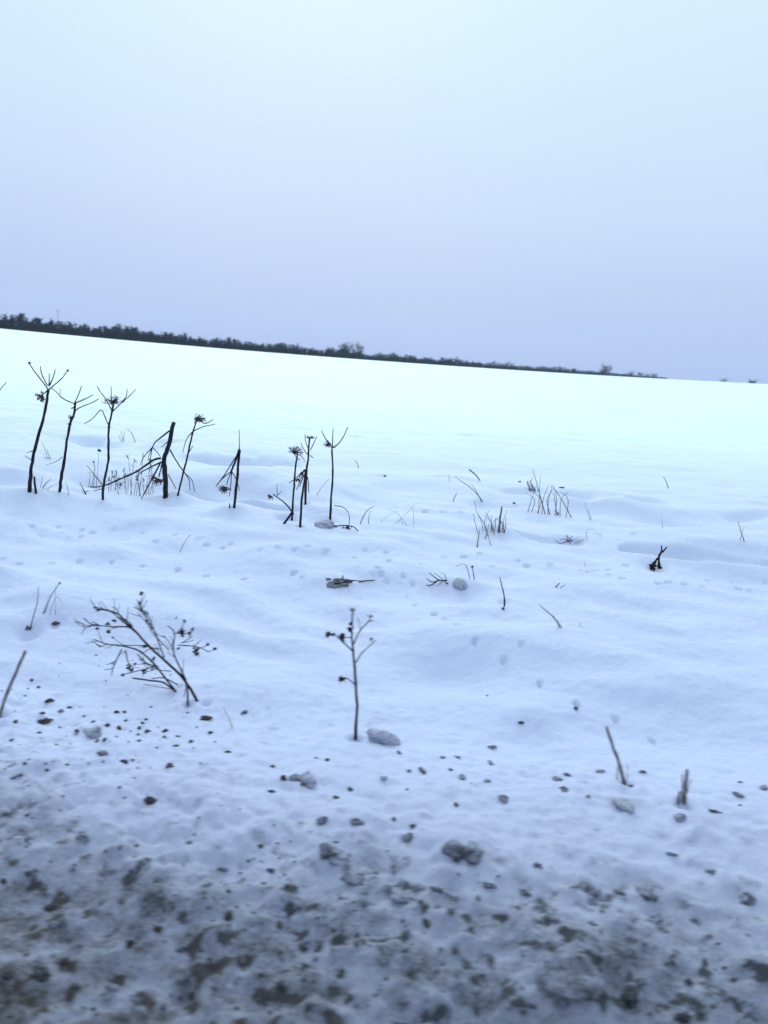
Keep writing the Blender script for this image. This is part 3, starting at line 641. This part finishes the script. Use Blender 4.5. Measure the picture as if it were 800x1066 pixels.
for i, (q, a, b_, d0, d1) in enumerate(BR):
    p.part('branch', q, a * 1.45, b_ * 1.5, d0, d1, root=(i in (0, 6, 9, 16)), sides=5)
for i, (q, a, b_, d0, d1) in enumerate(BR):
    for k in range(len(q) // 2 + 1):
        j = rng.randrange(len(q) - 1); t = rng.random(); x0, y0 = q[j][0] + (q[j + 1][0] - q[j][0]) * t, q[j][1] + (q[j + 1][1] - q[j][1]) * t
        tx, ty = q[j + 1][0] - q[j][0], q[j + 1][1] - q[j][1]; L_ = math.hypot(tx, ty) + 1e-6; an = rng.choice((-1, 1)) * rng.uniform(.4, 1.0); ln = rng.uniform(6, 15)
        ux, uy = (tx * math.cos(an) - ty * math.sin(an)) / L_, (tx * math.sin(an) + ty * math.cos(an)) / L_; dd = d0 + (d1 - d0) * (j + t) / (len(q) - 1)
        if y0 > 705: continue
        p.part('twig', [(x0, y0), (x0 + ux * ln * .5, y0 + uy * ln * .5 - .5), (x0 + ux * ln, y0 + uy * ln - 2)], .5, .3, dd, dd + rng.uniform(-.06, .06), sides=4)
        if rng.random() < .22: p.head((x0 + ux * ln, y0 + uy * ln - 2), rng.uniform(2.5, 4), dd)
for h in ((188.5, 657.5, 6, -.1), (190, 661, 4, -.1), (204, 676.5, 6, -.1), (205.5, 680, 5, -.1), (113, 656.8, 5, .1), (111.5, 649, 4.5, .1), (119, 646.5, 4, .1), (117.6, 690.5, 3, .15),
          (134, 694.6, 6, .15), (137, 697, 4, .15), (150, 699.8, 5, .1), (160.5, 685.6, 4, .05), (151, 672.5, 4, .1), (128, 703, 4, .1), (102, 635, 4, .05), (99, 632.5, 3, .0), (158, 697.5, 3.5, .1), (186, 675, 3, -.05), (145, 628, 3.2, -.1)):
    p.head(h[:3], h[2], h[3])

# upright weed
p = Plant('seed_weed', 'upright branching weed with dark seed heads, standing alone at centre', 'weed', (369.5, 771), None, 'weed')
p.stem([(370, 771), (371.8, 740), (371, 717.5), (368.8, 687.5), (366.8, 669.5), (366.5, 653), (367.7, 634)], 2.0, .8, sides=8)
for q, a, b_ in (([(370.3, 713.8), (365, 708.5), (359, 705.5), (356, 706)], .7, .45), ([(367.3, 678), (356.8, 668), (348.5, 660.5), (343.3, 659.8)], .85, .5), ([(366.8, 664), (362, 663.5), (357, 663.5)], .5, .4),
                 ([(368.4, 670.5), (373, 660), (379, 652), (386, 645)], .8, .55), ([(375.5, 656), (374, 648), (372.5, 643)], .45, .3), ([(371, 689.5), (376, 681), (380, 677), (391.3, 666.5)], .8, .5),
                 ([(385, 646), (387, 639.5)], .5, .35), ([(384, 647), (390, 646)], .5, .3)):
    p.part('branch', q, a, b_, 0, rng.uniform(-.05, .05))
for h in ((356, 707, 7), (342.5, 660, 6.5), (347.5, 660.5, 3.5), (356, 664, 7), (365.2, 654.5, 6.5), (365, 649, 4), (386.5, 665.8, 3.5)): p.head(h, h[2])
p.umbel((367.7, 634), 6, 9, (0, 0, 1), 16, m='straw', name='top_tuft', r=.4); p.umbel((386.5, 641), 6, 5, (.3, 0, .6), 8, m='straw', r=.35)

# ------------------------------------------------------------------ clods, lumps of slush and ice
def dirty(me, lo, amp, seed):
    va = np.array([v.co[:] for v in me.vertices]); dv = np.clip(lo + amp * fbm(va[:, 0] * 1.6 + seed, va[:, 1] * 1.6 + va[:, 2], 3, seed), 0.2, 1.2)
    at_ = me.attributes.new('dirt', 'FLOAT', 'POINT'); at_.data.foreach_set('value', dv.astype(np.float32)); me.attributes.new('gutter', 'FLOAT', 'POINT')
def clod_mesh(seed, mname, rough=0.34, n=10):
    b = MB(); r2 = random.Random(seed + 99); b.lump((0, 0, 0), .85, seed, (1, r2.uniform(.6, 1), .9), rough, n)
    for i in range(6):
        q = r2.uniform(0, 6.28); b.lump((0.75 * math.cos(q), 0.75 * math.sin(q), r2.uniform(-.3, .3)), r2.uniform(.2, .55), seed * 7 + i, (1, r2.uniform(.6, 1), .8), 0.4, 6)
    me = bpy.data.meshes.new('clod'); me.from_pydata([tuple(v) for v in b.v], [], b.f); me.materials.append(M['ground' if mname == 'slush' else mname])
    if mname == 'slush': dirty(me, 0.78, 0.5, seed)
    me.polygons.foreach_set('use_smooth', [True] * len(me.polygons)); me.update()
    return me
def soft_mesh(seed, mname, amp=0.17):
    """rounded lump of packed snow, dented and lopsided"""
    r2 = np.random.RandomState(seed); n, m = 20, 11; V = []
    ph = r2.rand(6, 3) * 6.28; fr = r2.randn(6, 3) * 1.5
    for i in range(m + 1):
        for k in range(n):
            th = math.pi * i / m; q = 2 * math.pi * k / n
            d = np.array((math.sin(th) * math.cos(q), math.sin(th) * math.sin(q), math.cos(th)))
            V.append(tuple(d * (0.95 + amp * sum(math.sin(float(fr[a] @ d) * (1 + .5 * a) + ph[a, 0]) for a in range(6)) / 1.6)))
    Fc = [(i * n + k, (i + 1) * n + k, (i + 1) * n + (k + 1) % n, i * n + (k + 1) % n) for i in range(m) for k in range(n)]
    me = bpy.data.meshes.new('lump'); me.from_pydata(V, [], Fc); me.materials.append(M['ground' if mname == 'slush' else mname])
    if mname == 'slush': dirty(me, 0.70, 0.5, seed)
    me.polygons.foreach_set('use_smooth', [True] * len(me.polygons)); me.update(); return me
CM = {k: [clod_mesh(i * 13 + j, k) if i < 3 else soft_mesh(i * 13 + j, k) for j in range(6)] for i, k in enumerate(('earth', 'brown', 'slush', 'icy'))}
WIDE = [soft_mesh(200 + j, 'slush', .22) for j in range(4)]; BALL = soft_mesh(5, 'icy', .05)
LAND = [('the leaning reed stick', 8, 720), ('the bushy shrub', 190, 735), ('the upright seed weed', 369, 770), ('the round black clod', 156, 832),
        ('the broken leaning stick', 652, 815), ('the split upright stub', 711, 838), ('the wide dark slush heap', 590, 1008), ('the snow mound with dark core', 548, 750),
        ('the very dark roadside clod', 44, 1012), ('the long grey bank ridge', 483, 880)]
SEEN = {}
def clod(px, py, w, h, m='earth', label=None, cat='clod', name=None):
    """w, h: size in photograph pixels; sits half sunk in the snow"""
    x, y = ground_at(px, py + h * 0.35); k = px_size(y)
    o = bpy.data.objects.new(name or {'earth': 'earth_clod', 'brown': 'earth_clod', 'slush': 'slush_lump', 'icy': 'ice_chunk'}[m], BALL if name == 'snowball' else rng.choice(WIDE if m == 'slush' and w > 21 else CM[m])); coll.objects.link(o)
    rx = w * k / 2 * rng.uniform(.9, 1.15); rz = max(h * k / 2, rx * 0.35); ry = rx * rng.uniform(0.55, 1.0)
    g_ = 1.12 if m == 'icy' or w > 21 else .85; o.scale = (rx * g_, ry * g_, rz * g_ * 1.05); o.rotation_euler = (rng.uniform(-.25, .25), rng.uniform(-.25, .25), rng.uniform(0, 6.28) if w < 16 else rng.uniform(-.4, .4))
    o.location = (x, y, h1(x, y) + rz * {'earth': .08, 'brown': .08, 'slush': .05 if w <= 21 else -.5, 'icy': .12}[m])
    if label is None:
        kind = {'earth': 'dark earth clod', 'brown': 'brown earth clod', 'slush': 'grey slush lump', 'icy': 'pale ice chunk'}[m]
        size = 'tiny' if w < 7 else 'small' if w < 12 else 'medium' if w < 20 else 'large'
        nm, lx, ly = min(LAND, key=lambda a: (a[1] - px) ** 2 + ((a[2] - py) * 1.3) ** 2)
        dx, dy = px - lx, py - ly
        side = ('right of' if dx > 0 else 'left of') if abs(dx) > abs(dy) else ('below' if dy > 0 else 'above')
        SEEN.setdefault((size, kind, side, nm), []).append((math.hypot(dx, dy), o))
        o['category'] = cat; o['group'] = 'clods and slush lumps scattered over the verge'
    else: tag(o, label, cat)
    return o
CL = [(33, 707, 6, 4), (26, 724, 5, 3), (40, 716, 5, 3), (71.8, 736, 8, 5), (44.6, 741, 8, 5), (16.6, 750, 8, 6), (87.5, 745.6, 5, 3), (80.5, 759.6, 8, 5),
      (112, 754, 9, 8), (124, 756, 8, 8), (131, 750, 6, 4), (97, 750.7, 7, 3), (101.5, 771, 8, 4), (109, 770.5, 8, 5), (128.6, 791, 12, 9), (41, 762.6, 8, 3), (26, 795, 7, 5), (121, 741, 7, 5), (129.5, 740.5, 7, 5),
      (157.6, 735.5, 4, 3), (195.6, 741.6, 4, 3), (219, 761.7, 8, 5), (172, 759, 9, 7), (185.6, 766, 6, 4), (171, 766, 4, 4), (198.6, 771.4, 6, 5), (183.4, 776, 8, 4), (236.8, 781.5, 9, 5), (145, 756.5, 6, 7), (153, 760, 6, 10),
      (144, 764, 8, 5), (148.4, 751.6, 6, 5), (152, 748.6, 5, 4), (145, 770.5, 12, 4), (177, 796, 13, 7), (30, 848, 8, 4), (49, 803, 6, 3), (125, 819.5, 6, 3), (284, 798, 8, 4), (329.5, 789, 6, 4), (340.5, 791, 7, 5), (365.5, 822, 9, 4),
      (350.5, 829.5, 10, 4), (410, 853, 9, 4), (430, 859.5, 9, 4), (424, 821, 7, 3), (600, 737, 9, 4), (507.5, 724, 4, 3), (475, 837, 9, 3), (771, 838, 6, 4), (771, 814, 7, 4), (282, 906.6, 12, 4), (314, 986, 15, 6), (445, 960, 13, 6),
      (50.6, 942.7, 16, 10), (238, 953, 15, 13), (44, 1012, 24, 18), (7, 1013, 16, 12), (97, 1049.7, 9, 8), (289, 961, 14, 11), (292, 1023.7, 15, 13), (321, 1048, 15, 8), (624.5, 996, 12, 9), (658, 1034, 22, 17), (717, 1020, 13, 9), (712, 1058, 22, 20),
      (401, 495, 5, 4.5), (541, 501, 6, 3), (535.6, 523, 7, 3), (584.6, 507, 7, 2.5), (30, 914, 11, 7), (4, 917, 11, 9), (734, 1000, 12, 8), (134, 772, 5, 3), (58, 775, 5, 3), (205, 757, 4, 3), (163, 779, 5, 3), (224, 772, 4, 3), (62, 757, 5, 3), (12, 770, 6, 3), (70, 796, 6, 3)]
LABELLED = {(401, 495): 'round dark clod lying alone on the open field', (541, 501): 'dark fleck left of the crossing thin stalks', (535.6, 523): 'flat dark fleck above the upright grass tuft', (584.6, 507): 'flat dark fleck just right of the crossing thin stalks',
            (44, 1012): 'big very dark roadside clod in the lower left corner'}
for c in CL: clod(*c, 'earth', LABELLED.get(c[:2]))
for c in [(214, 747, 18, 7), (51.6, 728, 13, 6), (47, 749.5, 19, 8), (295, 810, 12, 8), (283, 824, 11, 5), (135, 981.5, 13, 14), (66, 999, 15, 12), (200, 1035.5, 13, 12), (165, 966, 14, 8)]: clod(*c, 'brown')
for c in [(64, 739, 9, 6), (107, 783, 14, 8), (254, 741, 11, 4), (17, 809, 14, 5), (87, 872, 20, 9), (125, 881, 10, 5), (141, 880, 11, 5), (197, 877, 10, 6), (28, 872, 12, 6), (314, 812, 24, 8), (336, 850, 19, 16), (372, 854, 18, 12),
          (400, 809.5, 9, 5), (440, 800, 14, 11), (427, 802, 9, 5), (425, 869, 16, 9), (416, 783, 10, 4), (512.5, 776, 11, 6), (482.5, 809, 14, 5), (507, 812, 12, 6), (581, 810.5, 13, 6), (587.5, 820, 14, 6), (469.5, 801, 9, 5), (476, 788, 9, 4),
          (462.5, 788, 9, 4), (511, 793, 12, 4), (525, 831, 15, 5), (591, 806, 12, 5), (612.5, 829, 8, 5), (625, 802.5, 13, 5), (745, 843.5, 19, 8), (795.5, 819, 14, 8), (770, 826.6, 16, 5), (709, 849, 16, 7), (658, 817.6, 10, 5), (669.5, 803, 12, 5),
          (106, 937.6, 13, 12), (127.6, 936, 12, 8), (189, 983, 20, 16), (142, 1040.5, 18, 13), (170, 1044, 15, 16), (110, 1029, 24, 10), (253, 1000, 10, 8), (356, 966.6, 11, 7), (418.6, 932.6, 24, 9), (402, 926, 16, 8), (375, 910.6, 34, 9),
          (469, 948, 17, 7), (476, 934, 12, 9), (498, 933, 10, 7), (346, 885, 28, 12), (494.6, 1028.7, 20, 9), (486, 1005, 14, 10), (454, 924, 18, 9), (510, 921, 20, 9), (612.7, 931, 26, 10), (675, 927.5, 22, 9), (645, 927, 20, 7), (651.5, 976, 24, 15),
          (746, 1029, 26, 12), (618, 961, 14, 7), (685, 953, 24, 10), (776, 932.6, 22, 11), (668, 1018.6, 16, 10), (670, 981.5, 14, 8), (576, 956, 18, 8), (560, 900, 14, 6), (547, 930, 18, 7), (700, 890, 14, 5), (740, 905, 16, 6), (60, 962, 18, 9), (230, 905, 16, 7), (310, 940, 18, 8), (400, 1000, 20, 9), (420, 1045, 18, 9), (550, 1050, 20, 9), (780, 1050, 22, 11)]: clod(*c, 'slush')
clod(156, 832, 19, 13, 'earth', 'round black clod, darkest lump on the clean snow, lower left')
clod(524, 632.5, 7, 6, 'earth', 'dark clod at the foot of the single curved stalk')
clod(543, 753, 8, 7, 'earth', 'dark core stuck in the small snow mound, centre right')
clod(57.5, 648, 10, 4, 'earth', 'flat dark clod in hollow right of the knotty sprouts')
clod(590, 1010, 62, 26, 'slush', 'wide dark slush heap at the bottom, right of centre', 'slush lump')
clod(483, 882, 44, 15, 'slush', 'long grey bank ridge lump with dirty crest, right of centre', 'slush lump')
clod(96, 762, 24, 10, 'icy', 'smooth grey snow lump among the dark crumbs, left', 'snow lump')
clod(399.5, 766, 29, 20, 'icy', 'grey faceted snow chunk right of the upright seed weed', 'snow chunk')
clod(479, 605.5, 14, 12, 'icy', 'round snowball beside small dark branching twigs', 'snowball', 'snowball')
clod(337.5, 545, 14, 9, 'icy', 'grey snow cap at the foot of rightmost hogweed stalk', 'snow lump')
clod(650, 838, 22, 8, 'icy', 'low pale snow lump below the broken leaning stick', 'snow lump')
# dark turf patch with scraps
x, y = ground_at(352, 606); pt = thing('turf_patch', 'dark turf poking through the snow left of the small weed twigs', 'turf', (x, y, h1(x, y)))
for i in range(16):
    b = MB(); a, c = ground_at(342 + 26 * rng.random() ** 1.5, 603 + 8 * rng.random()); b.lump((a, c, h1(a, c) - .004), rng.uniform(.012, .035), i + 500, (1, .8, .45), .45, 7)
    b.build('sod', M['earth'], pt, Vector((x, y, h1(x, y))))
for i in range(8):
    a, c = ground_at(346 + 30 * rng.random(), 603 + 7 * rng.random()); v = Vector((a, c, h1(a, c) + .005)); b = MB()
    b.tube([v, v + Vector((rng.uniform(-.08, .14), rng.uniform(-.05, .05), rng.uniform(.0, .012)))], .006, .003, 4); b.build('blade', M['dry' if i % 2 else 'weed'], pt, Vector((x, y, h1(x, y))))

ORD = ['', 'second ', 'third ', 'fourth ', 'fifth ', 'sixth ', 'seventh ', 'eighth ', 'ninth ', 'tenth ', 'eleventh ', 'twelfth ', 'thirteenth ', 'fourteenth ', 'fifteenth ', 'sixteenth ']
for (size, kind, side, nm), lst in SEEN.items():
    lst.sort(key=lambda a: a[0])
    for i, (_, o) in enumerate(lst):
        o['label'] = f'{size} {kind} {side} {nm}' if len(lst) == 1 else f'{size} {kind} {side} {nm}, {ORD[i]}nearest to it'

# fine road grit and crumbs of dirty snow: too many to count
def scatter(name, label, cat, n, m, yr, rr, seed, power=1.6):
    r = random.Random(seed); nr = np.random.RandomState(seed)
    ys = yr[0] + (yr[1] - yr[0]) * nr.rand(n) ** power; xs = (nr.rand(n) * 2 - 1) * (1.0 + 0.58 * ys)
    keep = fbm(xs / 0.5, ys / 0.35, 3, seed) + 0.55 - 0.5 * (ys - yr[0]) / (yr[1] - yr[0]) - 0.9 * sstep(1.9, 2.3, ys + 0.25 * xs) * sstep(-0.9, -0.3, xs) > 0.25 * nr.rand(n)
    xs, ys = xs[keep], ys[keep]; zs = H(xs, ys); b = MB()
    for x, y, z in zip(xs, ys, zs):
        s = rr[0] + (rr[1] - rr[0]) * r.random() ** 3
        b.lump((x, y, z + s * 0.15), s, r.randrange(1 << 20), (1, r.uniform(.7, 1), r.uniform(.5, .8)), .35, 5)
    o = b.build(name, M['ground' if m == 'slush' else m]); o['kind'] = 'stuff'; tag(o, label, cat)
    if m == 'slush': dirty(o.data, 1.0, 0.4, seed)
    return o
scatter('road_grit', 'fine dark road grit sprinkled over the dirty verge snow', 'grit', 4200, 'earth', (1.2, 3.9), (.0012, .006), 5, 1.7)
scatter('slush_crumbs', 'grey crumbs of dirty slush along the ploughed bank', 'slush', 3600, 'slush', (1.2, 2.6), (.003, .009), 6, 1.0)

# ------------------------------------------------------------------ far trees
def tree_shape(tk, cw, base, h, spread, r, twigs=46, thick=1.0, limbs=14, dome=False):
    """bare winter tree: trunk into tk, limbs and twigs into cw"""
    base = Vector(base); top = base + Vector((r.uniform(-.05, .05) * h, r.uniform(-.05, .05) * h, h * 0.8))
    tk.tube([base - Vector((0, 0, .5)), base.lerp(top, .5), top], 0.022 * h * thick, 0.008 * h * thick, 5, cap=False)
    for i in range(limbs):
        t = r.uniform(.22, .98); a = base.lerp(top, t); q = r.uniform(0, 6.28); L = spread * h * r.uniform(.6, 1) * ((1.15 - .65 * t) if not dome else 1.5 * math.sqrt(max(.05, 1 - (1.6 * t - .75) ** 2)))
        e = a + Vector((math.cos(q) * L, math.sin(q) * L, L * r.uniform(.5, 1.3)))
        cw.tube([a, a.lerp(e, .5) + Vector((0, 0, -.04 * h)), e], .009 * h * thick, .004 * h * thick, 3, cap=False)
        for j in range(twigs // 11 + 1):
            s = a.lerp(e, r.uniform(.25, 1)); d = Vector((r.gauss(0, 1), r.gauss(0, 1), abs(r.gauss(.6, .7)))).normalized() * (L * r.uniform(.3, .65))
            cw.tube([s, s + d], .0055 * h * thick, .002 * h * thick, 3, cap=False)
            for k in range(2):
                s2 = s + d * r.uniform(.4, 1); d2 = Vector((r.gauss(0, 1), r.gauss(0, 1), abs(r.gauss(.5, .7)))).normalized() * (L * r.uniform(.15, .35))
                cw.tube([s2, s2 + d2], .004 * h * thick, .0015 * h * thick, 3, cap=False)
BAND = [(-160, 17, 470), (-60, 17, 480), (0, 15, 490), (40, 15.5, 500), (75, 12, 510), (100, 13, 520), (150, 12, 540), (200, 10, 560), (270, 10, 600), (330, 10, 640), (400, 9, 700),
        (470, 8, 780), (530, 6, 860), (580, 5, 930), (622, 4, 1000), (640, 2.6, 1010), (700, 1.6, 1060)]
def band(px):
    for (a, ha, da), (b, hb, db) in zip(BAND[:-1], BAND[1:]):
        if px <= b: t = (px - a) / (b - a); return ha + (hb - ha) * t, da + (db - da) * t
    return BAND[-1][1:]
def crest_row(px): return float(np.interp(px, [-160, 0, 135, 265, 395, 530, 640, 800, 900], [333, 344, 353, 366, 377, 384.4, 390.5, 401.3, 408]))
def far_land(x, y):
    return (1.65 - 0.008 * min(y - 200, 400) if y > 200 else 1.65) + 1.25 * min((x / 100.0) ** 2, 1.7) + 0.22
def far_spot(px, D, top_px):
    """place and height of a tree at distance D whose top stands top_px above the snow line"""
    v = at_depth(px, crest_row(px) - top_px, D); g = far_land(v.x, D); return v.x, D, g, v.z - g
def build_wood():
    r = random.Random(77); b = MB()
    px = -160.0
    while px < 695:
        vis, D = band(px)
        for row in range(3):
            d = D + 14 * row + r.uniform(-6, 6); x, y, g, h = far_spot(px + r.uniform(-1.5, 1.5), d, vis * (r.uniform(.68, 1.18) if r.random() > .1 else r.uniform(1.1, 1.28)) * (1.0 + .14 * math.sin(px * .11) + .1 * math.sin(px * .37)))
            tree_shape(b, b, (x, y, g), max(h, 3) * 1.1, r.uniform(.13, .22), r, 26, 1.8)
        for k in range(16):      # undergrowth
            d = D - 6 + 40 * r.random(); x, y, g, h = far_spot(px + r.uniform(-2, 2), d, vis * r.uniform(.2, .8)); h = max(h, 2)
            b.tube([Vector((x, y, g - .5)), Vector((x + r.uniform(-1, 1), y, g + h))], .45, .06, 3, cap=False)
        px += 2.0 * max(0.8, 500 / D)
    o = b.build('distant_wood', M['bark'], smooth=False); o['kind'] = 'stuff'; tag(o, 'dark band of bare winter wood along the field horizon', 'wood')
build_wood()
TG = 'single trees on the horizon'
def lone(px, D, top, spread, label, seed, twigs=60, thick=1.0, name='bare_tree', dome=True):
    r = random.Random(seed); x, y, g, h = far_spot(px, D, top); o = Vector((x, y, g)); root = thing(name, label, 'tree', o, TG)
    tk = MB(); cw = MB(); tree_shape(tk, cw, o, h, spread, r, twigs, thick * (1.15 if dome else 1.7), 30, dome); tk.build('trunk', M['bark'], root, o, False); cw.build('crown', M['bark'], root, o, False)
lone(362, 650, 16, .31, 'left one of the two round crowned trees rising above the wood', 1, 70)
lone(372, 655, 16, .31, 'right one of the two round crowned trees rising above the wood', 2, 70)
lone(357, 640, 12, .25, 'small dark tree touching the left of the paired round trees', 3, 60, 1.3)
lone(632, 980, 9.5, .36, 'round pale tree at the right end of the wood', 4, 70)
lone(627, 980, 5, 0.31, 'low bush like tree touching the round pale tree', 5, 60, 1.4)
lone(657, 1050, 3, 0.50, 'low wide bush between the round pale tree and two small trees', 6, 60, 1.4, 'bare_bush')
lone(667, 1050, 4.6, 0.31, 'left one of two small trees on the bare horizon, right', 7, 60, 1.2)
lone(682, 1060, 4.8, 0.31, 'right one of two small trees on the bare horizon, right', 8, 60, 1.0)
lone(674, 1060, 2.6, 0.43, 'tiny bush between the two small horizon trees', 9, 50, 1.3, 'bare_bush')
lone(755, 1150, 2.6, 0.50, 'faint low bush on the horizon left of the last dark bush', 10, 50, 1.0, 'bare_bush')
lone(784, 1100, 4.0, 0.37, 'last dark round bush on the horizon near right edge', 11, 70, 1.6, 'bare_bush')
lone(40, 505, 18, .30, 'broad tree bulging from the wood just left of the mast', 12, 70, 1.2, dome=False)
lone(4, 495, 18, .28, 'broad tree in the wood at the left picture edge', 13, 70, 1.2, dome=False)
lone(134, 540, 16, .16, 'narrow tall tree standing proud of the wood right of the mast', 14, 60, 1.2, dome=False)
lone(208, 565, 13, .25, 'small round tree proud of the wood above the leaning stalk', 15, 60, 1.2, dome=False)
# radio mast
x, y, g, h = far_spot(60, 1500, 30); o = Vector((x, y, g)); root = thing('radio_mast', 'slender pale radio mast rising behind the wood, far left', 'mast', o)
W_ = 1.3
leg = [Vector((W_ * math.cos(a), W_ * math.sin(a), 0)) for a in (0.5, 2.594, 4.688)]
for l in leg:
    b = MB(); b.tube([o + l - Vector((0, 0, 1)), o + l * .8 + Vector((0, 0, h * .9))], .22, .18, 5); b.build('leg', M['steel'], root, o)
b = MB(); n = 18
for i in range(n):
    z0, z1 = h * .9 * i / n, h * .9 * (i + 1) / n
    for k in range(3): b.tube([o + leg[k] * (1 - .2 * i / n) + Vector((0, 0, z0)), o + leg[(k + 1) % 3] * (1 - .2 * (i + 1) / n) + Vector((0, 0, z1))], .11, .11, 3, cap=False)
b.build('bracing', M['steel'], root, o)
b = MB(); b.tube([o + Vector((0, 0, h * .88)), o + Vector((0, 0, h))], .25, .1, 5); b.build('antenna', M['steel'], root, o)
for k in range(3):
    b = MB(); b.tube([o + leg[k] * 1.3 + Vector((0, 0, h * .78)), o + leg[k] * 1.3 + Vector((0, 0, h * .85))], .35, .35, 6); b.build('panel_antenna', M['steel'], root, o)

# ------------------------------------------------------------------ thin winter air
def build_haze():
    b = MB(); x0, x1, y0, y1, z0, z1 = -3400, 3400, -60, 2700, -4.0, 110
    b.v = [Vector(v) for v in ((x0, y0, z0), (x1, y0, z0), (x1, y1, z0), (x0, y1, z0), (x0, y0, z1), (x1, y0, z1), (x1, y1, z1), (x0, y1, z1))]
    b.f = [(0, 3, 2, 1), (4, 5, 6, 7), (0, 1, 5, 4), (1, 2, 6, 5), (2, 3, 7, 6), (3, 0, 4, 7)]
    m = bpy.data.materials.new('haze'); m.use_nodes = True; nt = m.node_tree; nt.nodes.clear()
    out = nt.nodes.new('ShaderNodeOutputMaterial'); v = nt.nodes.new('ShaderNodeVolumePrincipled')
    v.inputs['Color'].default_value = (0.70, 0.82, 1.0, 1); v.inputs['Density'].default_value = 0.00008
    nt.links.new(v.outputs[0], out.inputs['Volume'])
    o = b.build('haze', m, smooth=False); o['kind'] = 'stuff'; tag(o, 'thin pale winter haze over the field', 'haze')
build_haze()
